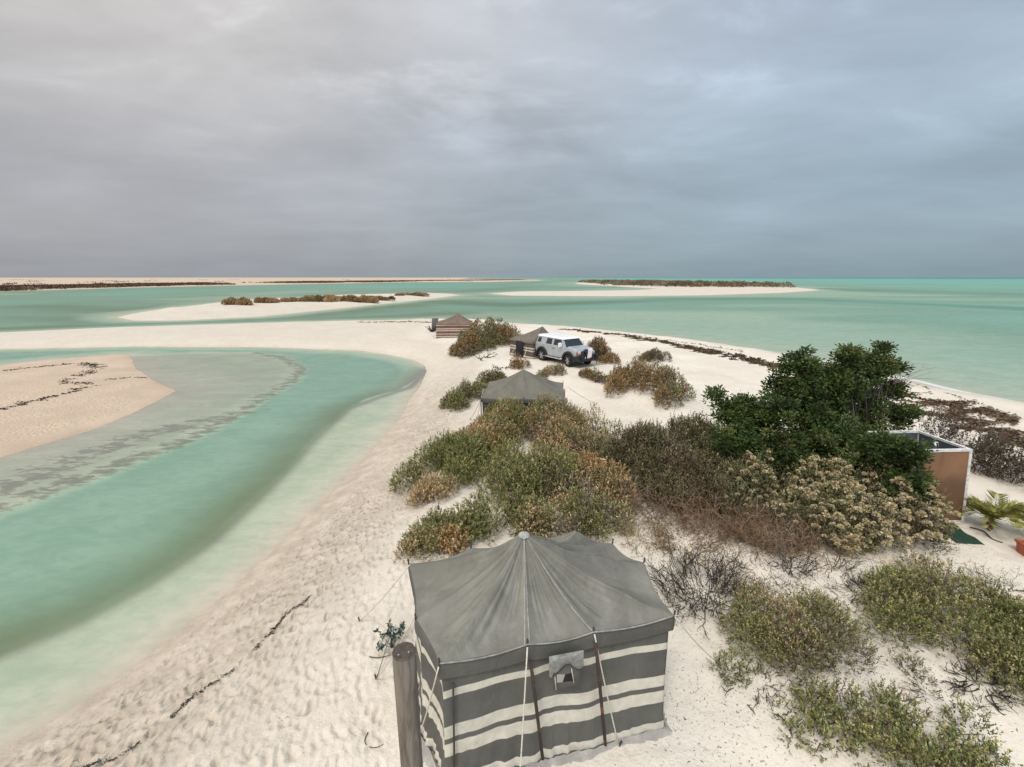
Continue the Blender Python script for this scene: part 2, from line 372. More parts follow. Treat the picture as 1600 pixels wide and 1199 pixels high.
def water_material():
    t = NT('water'); dep, weed, foam = t.attr('depth'), t.attr('weed'), t.attr('foam'); rim = t.attr('rim')
    r = t.N.new('ShaderNodeValToRGB'); e = r.color_ramp.elements
    pts = [(0.0, (.47,.395,.30)), (.014, (.465,.425,.325)), (.035, (.425,.435,.325)), (.075, (.36,.405,.29)), (.2, (.27,.375,.27)), (.28, (.18,.30,.215)), (.45, (.185,.38,.29)), (.65, (.15,.365,.29)), (1.0, (.04,.20,.19))]
    e[0].position, e[0].color = 0, (*pts[0][1], 1); e[1].position, e[1].color = 1, (*pts[-1][1], 1)
    for p, c in pts[1:-1]:
        q = e.new(p); q.color = (*c, 1)
    st = t.noise(1.0, 4, .55, t.mapped((.02, .06, 1)))
    d2 = t.math('MULTIPLY', dep, t.mr(st, .25, .75, .8, 1.2, 'LINEAR'))
    t.L.new(t.math('DIVIDE', d2, 4.0, clamp=True), r.inputs[0])
    mot = t.math('ADD', t.math('MULTIPLY', t.noise(1.0, 5, .62, t.mapped((.5, .9, 1), (0, 0, .6)), .5), .6), t.math('MULTIPLY', t.noise(1.0, 4, .6, t.mapped((2.2, 4.0, 1), (0, 0, .5)), .6), .4))
    c = t.mix(t.mr(mot, .36, .64), t.mix(1.0, r.outputs[0], (.86, .90, .88), 'MULTIPLY'), t.mix(1.0, r.outputs[0], (1.08, 1.05, 1.05), 'MULTIPLY'))
    wc = t.mix(t.mr(dep, .2, .7), (.13, .125, .10), (.115, .14, .066))
    wn = t.math('ADD', t.math('MULTIPLY', t.noise(1.0, 5, .62, t.mapped((.9, 2.4, 1), (0, 0, .5)), .5), .6), t.math('MULTIPLY', t.noise(1.0, 4, .6, t.mapped((2.6, 5.5, 1), (0, 0, .4)), .4), .4))
    weed = t.math('MAXIMUM', weed, t.math('MULTIPLY', t.mr(t.math('ADD', rim, t.math('MULTIPLY', t.math('SUBTRACT', wn, .5), 3.6)), .55, 1.15), 1.0))
    c = t.mix(t.math('MULTIPLY', weed, .8), c, wc)
    fm = t.noise(3.0, 5, .7)
    ff = t.mr(t.math('MULTIPLY', foam, t.math('ADD', fm, .45)), .35, .75)
    c = t.mix(ff, c, (.72, .70, .66))
    rip = t.math('ADD', t.math('MULTIPLY', t.noise(1.0, 5, .6, t.mapped((1.1, 2.6, 1), (0, 0, .25)), .6), .6), t.math('MULTIPLY', t.noise(1.0, 4, .6, t.mapped((.12, .5, 1)), .3), .8))
    nb = t.bump(rip, .5, .06)
    df = t.N.new('ShaderNodeBsdfDiffuse'); t.put(df.inputs[0], c); t.L.new(nb, df.inputs['Normal'])
    gl = t.N.new('ShaderNodeBsdfGlossy'); gl.inputs['Roughness'].default_value = .16; t.L.new(nb, gl.inputs['Normal'])
    fr = t.N.new('ShaderNodeFresnel'); fr.inputs['IOR'].default_value = 1.33; t.L.new(nb, fr.inputs['Normal'])
    k = t.math('MINIMUM', fr.outputs[0], .26)
    mx = t.N.new('ShaderNodeMixShader'); t.L.new(k, mx.inputs[0]); t.L.new(df.outputs[0], mx.inputs[1]); t.L.new(gl.outputs[0], mx.inputs[2])
    return t.done(mx.outputs[0])
def leaf_material(name, rough=.6, spec=.25, trans=.13):
    t = NT(name); c = t.attr('tint', True)
    c = t.mix(t.mr(t.noise(30, 2, .5), .3, .7, 0, .35), c, t.mix(1.0, c, (.65, .62, .55), 'MULTIPLY'))
    p = t.principled(c, rough, spec)
    tl = t.N.new('ShaderNodeBsdfTranslucent'); t.put(tl.inputs[0], c)
    mx = t.N.new('ShaderNodeMixShader'); mx.inputs[0].default_value = trans; t.L.new(p, mx.inputs[1]); t.L.new(tl.outputs[0], mx.inputs[2])
    return t.done(mx.outputs[0])
MAT = {}
MAT['sand'] = sand_material(); MAT['water'] = water_material()
MAT['leaf'] = leaf_material('leaf'); MAT['gloss_leaf'] = leaf_material('gloss_leaf', .55, .25, .2); MAT['twig'] = leaf_material('twig', .8, .15, 0.0)

# ------------------------------------------------------------------ the sheet of ground and the water
def sheet():
    ys = [-6.0]
    while ys[-1] < 1.2: ys.append(ys[-1]+.12)
    while ys[-1] < 130: ys.append(ys[-1]+.0066*(ys[-1]+1.6))
    while ys[-1] < 60000: ys.append(ys[-1]*1.022)
    ys = np.array(ys); nx = 900
    u = np.linspace(-1, 1, nx)
    w = 1.38*np.abs(ys)+5.5
    X = u[None, :]*w[:, None]; Y = np.repeat(ys[:, None], nx, 1)
    return X, Y
def build_sheet():
    X, Y = sheet(); ny, nx = X.shape
    x, y = X.ravel(), Y.ravel()
    h, dep, weed, foam, pale, pink, shore, lag = field(x, y, True)
    idx = np.arange(ny*nx, dtype=np.int32).reshape(ny, nx)
    Q = np.stack([idx[:-1, :-1], idx[:-1, 1:], idx[1:, 1:], idx[1:, :-1]], -1).reshape(-1, 4)
    me = mesh_quads('ground', np.stack([x, y, h], 1), Q, True)
    attr(me, 'pale', pale); attr(me, 'pink', pink); attr(me, 'shore', np.clip(shore, -5, 50))
    tag(link('ground', me, MAT['sand']), kind='structure')
    wet = h < .04
    keep = wet[Q].any(1); Qw = Q[keep]
    used = np.zeros(len(x), bool); used[Qw.ravel()] = True
    mp = np.cumsum(used)-1
    me = mesh_quads('water', np.stack([x[used], y[used], np.zeros(used.sum())], 1), mp[Qw], True)
    d = np.where(h >= 0, 0, dep)
    attr(me, 'depth', d[used]); attr(me, 'weed', weed[used]); attr(me, 'foam', foam[used]); attr(me, 'rim', lag[used])
    tag(link('water', me, MAT['water']), kind='structure')
build_sheet()
# ------------------------------------------------------------------ vegetation tools
def unit(a): return a/np.maximum(np.linalg.norm(a, axis=-1, keepdims=True), 1e-9)
class Veg:                               # collects leaf quads (kites) and twig tubes with a tint per vertex
    def __init__(s, seed): s.rng = np.random.default_rng(seed); s.V = []; s.Q = []; s.T = []; s.n = 0
    def add(s, V, Q, T):
        s.V.append(V.reshape(-1, 3)); s.Q.append(Q+s.n); s.T.append(T.reshape(-1, 3)); s.n += len(V.reshape(-1, 3))
    def leaves(s, P, D, L, Wd, col, wide=.45, fold=.25):
        n = len(P)
        if n == 0: return
        D = unit(D); S = unit(np.cross(D, s.rng.normal(size=(n, 3)))); U = np.cross(S, D)
        L = np.broadcast_to(np.asarray(L), (n,))[:, None]; Wd = np.broadcast_to(np.asarray(Wd), (n,))[:, None]
        m = P+D*L*wide
        V = np.stack([P, m+S*Wd/2+U*Wd*fold, P+D*L, m-S*Wd/2+U*Wd*fold], 1)
        Q = np.arange(4*n).reshape(n, 4)
        s.add(V, Q, np.repeat(col[:, None, :], 4, 1))
    def tubes(s, P, rad, col):           # P (n,k,3), rad (n,k)
        n, k, _ = P.shape
        T = unit(np.gradient(P, axis=1)); ref = np.array([.31, .17, .93])
        A = unit(np.cross(T, ref+0*T)); B = np.cross(T, A)
        V = np.stack([P+(A*math.cos(a)+B*math.sin(a))*rad[..., None] for a in (0, 2.094, 4.189)], 2)
        base = (np.arange(n)*k*3)[:, None, None]; i = (np.arange(k-1)*3)[None, :, None]; j = np.arange(3)[None, None, :]; j2 = (j+1) % 3
        Q = np.stack([base+i+j, base+i+j2, base+i+3+j2, base+i+3+j], -1).reshape(-1, 4)
        s.add(V, Q, np.broadcast_to(col[:, None, None, :], (n, k, 3, 3)).copy())
    def build(s, name, mat, parent=None, smooth=False):
        if not s.V: return None
        V = np.concatenate(s.V); me = mesh_quads(name, V, np.concatenate(s.Q), smooth)
        a = me.attributes.new('tint', 'FLOAT_COLOR', 'POINT')
        T = np.concatenate([np.concatenate(s.T), np.ones((s.n, 1))], 1); a.data.foreach_set('color', T.astype(np.float32).ravel())
        return link(name, me, MAT[mat], parent)
def pick(rng, pal, n, jit=.18):
    pal = np.array(pal); c = pal[rng.integers(0, len(pal), n)]
    return c*(1+rng.normal(0, jit, (n, 1)))*(1+rng.normal(0, jit*.3, (n, 3)))
def wander(rng, P0, D0, L, k, bend, up=0.0, droop=0.0):
    n = len(P0); P = [P0]; D = unit(D0); st = (np.broadcast_to(np.asarray(L), (n,))/(k-1))[:, None]
    for i in range(k-1):
        D = unit(D+rng.normal(0, bend, (n, 3))+np.array([0, 0, up-droop*i/k]))
        P.append(P[-1]+D*st)
    return np.stack(P, 1)
GREEN = [(.27,.265,.095), (.205,.225,.08), (.33,.305,.12), (.16,.185,.07)]
OLIVE = [(.31,.28,.125), (.25,.24,.10), (.37,.31,.15), (.20,.20,.09)]
TAN = [(.54,.40,.21), (.45,.32,.16), (.58,.45,.26), (.36,.26,.13)]
RUST = [(.46,.285,.12), (.38,.235,.10), (.52,.34,.155), (.30,.20,.09)]
BROWN = [(.13,.09,.055), (.16,.11,.065), (.10,.075,.05)]
DKGRN = [(.062,.092,.025), (.08,.118,.03), (.045,.068,.021), (.115,.14,.04)]
GREYT = [(.25,.22,.18), (.30,.27,.23), (.2,.165,.125)]
REDT = [(.27,.155,.08), (.33,.205,.115), (.19,.115,.065), (.38,.27,.17)]
DKT = [(.055,.045,.038), (.08,.065,.052), (.04,.035,.03)]
def lumps_in(rng, rx, ry, h, k, size):
    L = []
    for i in range(k):
        a, r = rng.uniform(0, 6.283), math.sqrt(rng.random())*.84
        rad = size*min(max(rx, .3), max(ry, .3), 1.2)*rng.uniform(.65, 1.25)
        top = h*(math.sqrt(max(1-r*r, .05))*rng.uniform(.78, 1.08))
        L.append((rx*r*math.cos(a), ry*r*math.sin(a), top*.22, rad, max(top*.78, .1)))
    return L
def salt_foliage(vg, lumps, dens, pal_mix, leaf=.045, spl=.13, gz=None, inner=.35, per=9, spiky=.75):
    """clumps of short upright shoots; every shoot carries fleshy little leaves"""
    rng = vg.rng
    for (cx, cy, cz, rad, rz) in lumps:
        n = max(int(dens*rad*rad*15), 14)
        d = unit(rng.normal(size=(n, 3))); d[:, 2] = np.abs(d[:, 2])*1.0-.35*rng.random(n); d = unit(d)
        rr = np.where(rng.random(n) < inner, rng.uniform(.45, .85, n), rng.uniform(.82, 1.06, n))
        P = np.array((cx, cy, cz))+d*np.stack([rad*rr, rad*rr, rz*rr], 1)
        ok = P[:, 2] > -.05
        P, d = P[ok], d[ok]; n = len(P)
        if not n: continue
        pal = pal_mix[rng.integers(0, len(pal_mix))]
        sc = pick(rng, pal, n, .16)
        if rng.random() < .10: sc = pick(rng, [(.22,.17,.12), (.30,.25,.19), (.16,.12,.085)], n, .2)
        oth = rng.random(n) < .16
        sc[oth] = pick(rng, pal_mix[rng.integers(0, len(pal_mix))], oth.sum(), .16)
        ax = unit(d*.7+np.array([0, 0, spiky])+rng.normal(0, .28, (n, 3)))
        sl = spl*rng.uniform(.6, 1.25, n)
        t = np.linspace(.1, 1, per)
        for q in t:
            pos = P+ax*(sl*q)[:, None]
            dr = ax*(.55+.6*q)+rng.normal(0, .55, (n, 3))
            vg.leaves(pos, dr, leaf*rng.uniform(.7, 1.25, n)*(1.1-.25*q), leaf*.48*rng.uniform(.8, 1.2, n), sc*(1+rng.normal(0, .17, (n, 1)))*(.42+1.0*q))  # tips pale as new growth; inner shade of the bush painted in at bases
def stems_to(vg, lumps, pal, r0=.012, per=3):
    rng = vg.rng; P = []
    for (cx, cy, cz, rad, rz) in lumps:
        for _ in range(per):
            e = np.array((cx, cy, cz))+rng.normal(0, rad*.45, 3); b = np.array((cx*.45, cy*.45, -.06))+rng.normal(0, .06, 3)*np.array([1, 1, 0])
            m = (b+e)/2+rng.normal(0, .12*rad+.03, 3)
            t = np.linspace(0, 1, 6)[:, None]; P.append((1-t)**2*b+2*t*(1-t)*m+t*t*e)
    P = np.array(P); n = len(P); rad = np.linspace(1, .35, 6)[None, :]*r0*rng.uniform(.7, 1.3, (n, 1))
    vg.tubes(P, rad, pick(rng, pal, n))
def settle(obj_list, ox, oy, oz):        # drop every foliage part on to the sand under it, so bushes follow the dunes
    for o in obj_list:
        if o is None: continue
        me = o.data; n = len(me.vertices); co = np.empty(n*3, np.float32); me.vertices.foreach_get('co', co); co = co.reshape(-1, 3)
        gx = np.linspace(co[:, 0].min()-.05, co[:, 0].max()+.05, 28); gy = np.linspace(co[:, 1].min()-.05, co[:, 1].max()+.05, 28)
        GX, GY = np.meshgrid(gx, gy); G = field((GX+ox).ravel(), (GY+oy).ravel()).reshape(GX.shape)-oz
        i = (co[:, 0]-gx[0])/(gx[1]-gx[0]); j = (co[:, 1]-gy[0])/(gy[1]-gy[0]); a, b = i.astype(int), j.astype(int); fx, fy = i-a, j-b
        g = (G[b, a]*(1-fx)+G[b, a+1]*fx)*(1-fy)+(G[b+1, a]*(1-fx)+G[b+1, a+1]*fx)*fy
        co[:, 2] += g; me.vertices.foreach_set('co', co.ravel()); me.update()
def vpix(x, y, z): return 599.5-F*(y*math.sin(PITCH)+(z-HCAM)*math.cos(PITCH))/zc((x, y, z))
def spot(u0, u1, vt, vb, dr=.9, hmin=.15, hmax=1.6, hr=.42):
    """where a bush stands: front foot at the bottom of its outline, real width from its distance,
    and a depth and height that together fill the outline from foot to far crown"""
    P = ground((u0+u1)/2, vb); s = zc(P)/F; w = (u1-u0)*s
    h = min(hr*w, hmax)
    def top(ry, h): return vpix(P[0], P[1]+ry*1.45, P[2]+h*.82)
    best = min((abs(top(q*w/2, h)-vt), q) for q in np.linspace(.45, 1.25*dr+.15, 30))[1]
    ry = best*w/2
    h = min((abs(top(ry, q)-vt), q) for q in np.linspace(hmin, hmax, 40))[1]
    cy = P[1]+ry*.92; k = zc((0, cy, P[2]))/zc(P); cx = P[0]*k; w *= k
    return cx, cy, hz(cx, cy), w/2, ry, h
def leafcount(s): return s.n//4
def bush(box, label, pals, seed, k=9, dens=42, leaf=.045, spl=.13, size=.5, dr=.9, cat='shrub', group='low saltbushes on the dune', stem_pal=BROWN, spikes=0, hmax=1.6, inner=.35, per=9, name='saltbush', twigpal=None, spiky=.75):
    cx, cy, g, rx, ry, h = spot(*box, dr=dr, hmax=hmax)
    rng = np.random.default_rng(seed)
    root = empty(name, (cx, cy, g), label, cat, group=group)
    L = lumps_in(rng, rx, ry, h, k, size)
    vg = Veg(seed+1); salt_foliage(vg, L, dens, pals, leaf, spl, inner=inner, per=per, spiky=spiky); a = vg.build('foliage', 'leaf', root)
    vs = Veg(seed+2); stems_to(vs, L, stem_pal)
    if spikes:
        i = vs.rng.integers(0, len(L), spikes); c = np.array(L)[i]
        d = unit(vs.rng.normal(size=(spikes, 3))+np.array([0, 0, .9])); P0 = c[:, :3]+d*c[:, 3:4]*.55
        P = wander(vs.rng, P0, d, vs.rng.uniform(.25, .6, spikes)*max(h, .4), 6, .28)
        vs.tubes(P, np.linspace(1, .35, 6)[None, :]*.006*vs.rng.uniform(.7, 1.4, (spikes, 1)), pick(vs.rng, twigpal or GREYT, spikes))
    b = vs.build('stem', 'twig', root)
    settle([a, b], cx, cy, g)
    return root
def twig_plant(box, label, seed, n=60, L=.5, pal=DKT, leafpal=None, nleaf=0, name='twig_bush', cat='shrub', up=.5, spread=1.0, rad=.006, leaf=.035, group='bare twiggy shrubs on the sand', hmax=1.2, dr=.8, kids=4, bend=.3):
    cx, cy, g, rx, ry, h = spot(*box, dr=dr, hmax=hmax)
    vs = Veg(seed); rng = vs.rng
    root = empty(name, (cx, cy, g), label, cat, group=group)
    a = rng.uniform(0, 6.283, n); r = np.sqrt(rng.random(n))*.75
    P0 = np.stack([rx*r*np.cos(a), ry*r*np.sin(a), np.full(n, -.04)], 1)
    D = np.stack([np.cos(a)*spread*rng.uniform(.1, 1, n), np.sin(a)*spread*rng.uniform(.1, 1, n), np.full(n, up)+rng.uniform(0, .7, n)], 1)
    P = wander(rng, P0, D, h*L*2*rng.uniform(.5, 1.0, n), 7, bend*.7)
    P[:, :, 2] = np.abs(P[:, :, 2]); col = pick(rng, pal, n)
    vs.tubes(P, np.linspace(1, .45, 7)[None, :]*rad*rng.uniform(.8, 1.5, (n, 1)), col)
    tips = [P[:, -1]]; td = [P[:, -1]-P[:, -2]]
    for q in range(kids):
        j = rng.integers(2, 6, n); B = P[np.arange(n), j]; d = unit(P[np.arange(n), j]-P[np.arange(n), j-1])+rng.normal(0, .6, (n, 3))+np.array([0, 0, .25])
        K = wander(rng, B, d, h*L*rng.uniform(.3, .8, n), 5, bend); K[:, :, 2] = np.abs(K[:, :, 2])
        vs.tubes(K, np.linspace(.7, .35, 5)[None, :]*rad*np.ones((n, 1)), pick(rng, pal, n)); tips += [K[:, -1], K[:, -2], K[:, -3]]; td += [K[:, -1]-K[:, -2]]*3
    b = vs.build('twig', 'twig', root); parts = [b]
    if nleaf:
        vg = Veg(seed+7); T = np.concatenate(tips); TD = unit(np.concatenate(td))
        i = rng.integers(0, len(T), nleaf)
        vg.leaves(T[i]+rng.normal(0, .03, (nleaf, 3)), TD[i]+rng.normal(0, .7, (nleaf, 3)), leaf*rng.uniform(.6, 1.3, nleaf), leaf*.45, pick(rng, leafpal, nleaf))
        parts.append(vg.build('foliage', 'leaf', root))
    settle(parts, cx, cy, g); return root

# ------------------------------------------------------------------ the bushes, from the camp outwards
def near_bushes():
    B = bush
    B((1118,1312,905,1076), 'rounded olive saltbush alone on white sand, right of the striped tent', [OLIVE, OLIVE, GREEN, TAN], 100, spikes=40, k=22, dens=130, leaf=.032, spl=.10, size=.34, dr=1.15, hmax=.85)
    B((1368,1630,898,1092), 'widest green saltbush of the foreground, cut by the right edge', [GREEN, OLIVE, GREEN], 110, spikes=40, k=26, dens=110, leaf=.036, spl=.11, size=.33, dr=1.15, hmax=.8)
    B((1395,1480,868,960), 'small dark green saltbush upslope of the widest green saltbush', [GREEN, DKGRN], 113, k=6, dens=80, leaf=.036, spl=.12, size=.4, hmax=.5)
    B((1225,1385,1082,1215), 'leafy dark green saltbush at the bottom edge, nearest to the striped tent', [GREEN, GREEN, OLIVE], 120, k=16, dens=120, leaf=.038, spl=.12, size=.34, dr=1.0, hmax=.55)
    B((1345,1545,1098,1262), 'dark green saltbush at the bottom edge, in line below the widest green bush', [GREEN, OLIVE, GREEN], 122, k=18, dens=115, leaf=.038, spl=.12, size=.34, dr=1.0, hmax=.55)
    B((1490,1680,985,1125), 'green saltbush at the right edge, in front of the widest green bush', [GREEN, OLIVE], 126, k=16, dens=100, leaf=.036, spl=.12, size=.34, dr=.9, hmax=.6)
    B((1200,1275,1095,1165), 'small dark green saltbush left of the loose bush at the bottom edge', [GREEN], 124, k=5, dens=75, leaf=.036, spl=.12, size=.4, hmax=.4)
    B((1129,1163,1032,1072), 'tiny green tuft at the lower left foot of the rounded olive saltbush', [GREEN], 128, k=3, dens=90, leaf=.03, spl=.09, size=.6, hmax=.3)
    B((1320,1372,990,1035), 'tiny green tuft between the rounded and the widest green bush', [GREEN, OLIVE], 130, k=3, dens=70, leaf=.03, spl=.09, size=.6, hmax=.3)
    B((1385,1450,1030,1080), 'little brownish tuft at the lower left of the widest green bush', [OLIVE, BROWN], 132, k=4, dens=60, leaf=.03, spl=.09, size=.5, hmax=.3)
    B((1410,1520,860,935), 'pale yellowish bush above the widest green bush, below the orange cubicle', [TAN, OLIVE], 134, k=8, dens=55, leaf=.036, spl=.11, size=.4, hmax=.5)
    # dark twiggy plants round the tent
    twig_plant((1015,1180,862,975), 'dark twiggy shrub with few leaves behind the right side of the striped tent', 140, n=150, L=.55, leafpal=OLIVE+BROWN, nleaf=2200, hmax=.75, rad=.0065)
    twig_plant((1205,1262,840,905), 'small black dead shrub standing alone on white sand below the thicket', 145, n=32, L=.6, hmax=.5, rad=.006)
    twig_plant((1262,1330,850,915), 'sparse dark twigs right of the small black dead shrub', 147, n=22, L=.6, hmax=.5, rad=.005)
    twig_plant((1320,1395,895,960), 'tangled dark twigs between the rounded bush and the widest green bush', 149, n=40, L=.5, hmax=.4, rad=.006, up=.15)
    twig_plant((1500,1560,1040,1110), 'drooping dark dry shrub under the widest green bush at right', 151, n=34, L=.5, hmax=.4, rad=.007, up=.1)
    twig_plant((960,1050,805,870), 'wispy tan and green twigs on sand just behind the striped tent', 153, n=80, L=.5, pal=TAN+BROWN, leafpal=OLIVE, nleaf=350, hmax=.6, rad=.005)
    twig_plant((1010,1130,820,885), 'thin tangled runners on the white sand behind the striped tent', 155, n=90, L=.7, pal=BROWN+REDT, hmax=.35, rad=.005, up=.05, spread=1.4, name='creeping_runner', group='thin runners creeping over the white sand')
near_bushes()
def runners():
    g = 'thin runners creeping over the white sand'
    for i, (bx, lab) in enumerate([((1130,1265,872,930), 'thin dark runners on sand between the dark twiggy shrub and the black dead shrub'), ((1275,1400,925,1000), 'thin brown runners on sand right of the rounded olive bush'), ((1395,1570,1075,1135), 'thin brown runners on sand under the widest green bush'),
                                   ((1120,1250,1060,1100), 'thin brown runners on sand below the rounded olive bush'), ((1300,1440,905,950), 'thin brown runners on sand below the tan flowering shrubs'), ((1530,1620,880,960), 'thin dark runners on sand near the right edge, below the red box')]):
        twig_plant(bx, lab, 160+3*i, n=46, L=.8, pal=BROWN+DKT, leafpal=OLIVE, nleaf=160, hmax=.3, rad=.0042, up=.04, spread=1.5, name='creeping_runner', group=g, bend=.4, leaf=.028)
runners()
def grow(b, x, y): return (b[0]-x, b[1]+x, b[2]-y*.4, b[3]+y)
def thicket():
    G, O, T, Ru = GREEN, OLIVE, TAN, RUST
    g = 'bushes of the big saltbush thicket'
    spec = [((740,900,618,720), [G, O, Ru], 'olive bush at the far end of the thicket, hiding the plain tent wall', 1.0, 13),
            ((835,965,640,735), [T, O, T], 'tan bush at the top right of the saltbush thicket, below the plain tent', .95, 11),
            ((712,800,655,728), [Ru, T, O], 'rusty bush at the top left of the saltbush thicket', 1.0, 8),
            ((635,775,680,772), [G, G, O], 'dark green bush bulging out on the left flank of the thicket over the beach', .9, 12),
            ((735,900,700,795), [G, O, G], 'broad green bush in the middle of the saltbush thicket', .9, 14),
            ((870,970,715,800), [T, Ru, O], 'tan brown bush in the middle right of the thicket, next to the dark dry shrubs', .9, 9),
            ((640,700,742,785), [T, T], 'small straw coloured tuft at the left foot of the thicket', .9, 5),
            ((700,850,770,848), [G, G, O], 'fresh green bush at the near end of the thicket, behind the striped tent roof', .9, 12),
            ((815,975,765,850), [T, G, O], 'mixed tan and green bush of the thicket right behind the striped tent peak', .9, 13),
            ((655,735,800,868), [G, O], 'small green bush on the lower left of the thicket', .9, 7),
            ((630,745,828,882), [T, Ru], 'straw coloured bush touching the left back corner of the striped tent', .8, 8),
            ((890,985,790,850), [G, O], 'light green bush at the lower right of the thicket, by the white sand gap', .9, 8)]
    for i, (bx, pals, lab, dr, k) in enumerate(spec):
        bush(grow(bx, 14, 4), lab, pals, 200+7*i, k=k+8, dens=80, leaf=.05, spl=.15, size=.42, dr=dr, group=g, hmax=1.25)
    # the dark, half dead shrubs to the right
    D = [(.17,.145,.075), (.20,.17,.09), (.13,.12,.06)]; DG = [(.155,.16,.07), (.13,.135,.06), (.19,.185,.085)]
    g2 = 'dark half dead shrubs in the middle'
    for i, (bx, lab, sp) in enumerate([((945,1060,655,770), 'dark olive shrub with upright shoots, right of the tan thicket', 60), ((1030,1150,648,765), 'dark brown shrub with upright shoots, left of the leafy tree', 90),
                                       ((1110,1215,690,790), 'dark brushy shrub full of grey branches under the left side of the tree', 150), ((1010,1130,715,800), 'brown lower shrub in front of the dark olive shrubs', 140)]):
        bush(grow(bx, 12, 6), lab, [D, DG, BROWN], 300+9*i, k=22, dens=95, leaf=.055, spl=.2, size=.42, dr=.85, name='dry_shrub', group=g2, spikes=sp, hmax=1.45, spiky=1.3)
    g3 = 'red brown tangles of dry brush'
    for i, (bx, lab) in enumerate([((955,1090,730,822), 'red brown tangle of dry brush on the sand right of the saltbush thicket'), ((1060,1190,745,850), 'red brown tangle of dry brush in the middle, over the white sand gap'), ((1150,1270,780,868), 'red brown tangle of dry brush at the foot of the tan flowering shrubs')]):
        twig_plant(grow(bx, 16, 4), lab, 340+5*i, n=380, L=.55, pal=REDT+REDT+GREYT, name='dry_brush', group=g3, hmax=.9, rad=.006, up=.2, bend=.5, kids=5, dr=.9)
    # shrubs carrying straw coloured flower heads
    g4 = 'shrubs with straw coloured flower heads'
    for i, (bx, lab, k, nh, big) in enumerate([((1215,1345,700,850), 'tall flowering shrub with many pale heads below the tree', 16, 420, 1.0), ((1140,1240,700,840), 'greyer flowering shrub on the left, laced with bare branches', 12, 170, .8),
                                          ((1310,1420,755,868), 'flowering shrub in the middle right with the largest straw heads', 13, 190, 1.35), ((1345,1432,722,845), 'flowering shrub leaning against the orange cubicle', 12, 230, .9),
                                          ((1245,1335,800,872), 'low flowering shrub at the front, on the edge of the sand', 9, 130, .95), ((1398,1460,795,862), 'brown dry flowering shrub at the foot of the orange cubicle', 8, 60, 1.0)]):
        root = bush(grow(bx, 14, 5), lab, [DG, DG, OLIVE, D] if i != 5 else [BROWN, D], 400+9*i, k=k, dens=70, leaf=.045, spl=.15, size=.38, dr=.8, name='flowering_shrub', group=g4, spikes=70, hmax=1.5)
        fo = [c for c in root.children if c.name.startswith('foliage')][0]
        me = fo.data; co = np.empty(len(me.vertices)*3, np.float32); me.vertices.foreach_get('co', co); co = co.reshape(-1, 3)[2::4]
        vg = Veg(480+i); rng = vg.rng
        near = co[np.argsort(-(co[:, 2]*1.0-co[:, 1]*.55+rng.normal(0, .22, len(co))))[:len(co)//2]]
        nh = int(nh*.75); c = near[rng.integers(0, len(near), nh)]
        for q in range(46):               # every head is a ball of tiny bracts
            d = unit(rng.normal(size=(nh, 3))); d[:, 2] = np.abs(d[:, 2])*.9+.05
            hr = big*.056*(.6+.7*((np.arange(nh)*7919 % 100)/100))
            vg.leaves(c+d*hr[:, None]*.55, d+rng.normal(0, .3, (nh, 3)), hr*.75, hr*.55, pick(rng, [(.64,.54,.33), (.58,.46,.24), (.68,.60,.42)], nh, .12))
        vg.build('flower_heads', 'leaf', root)
thicket()
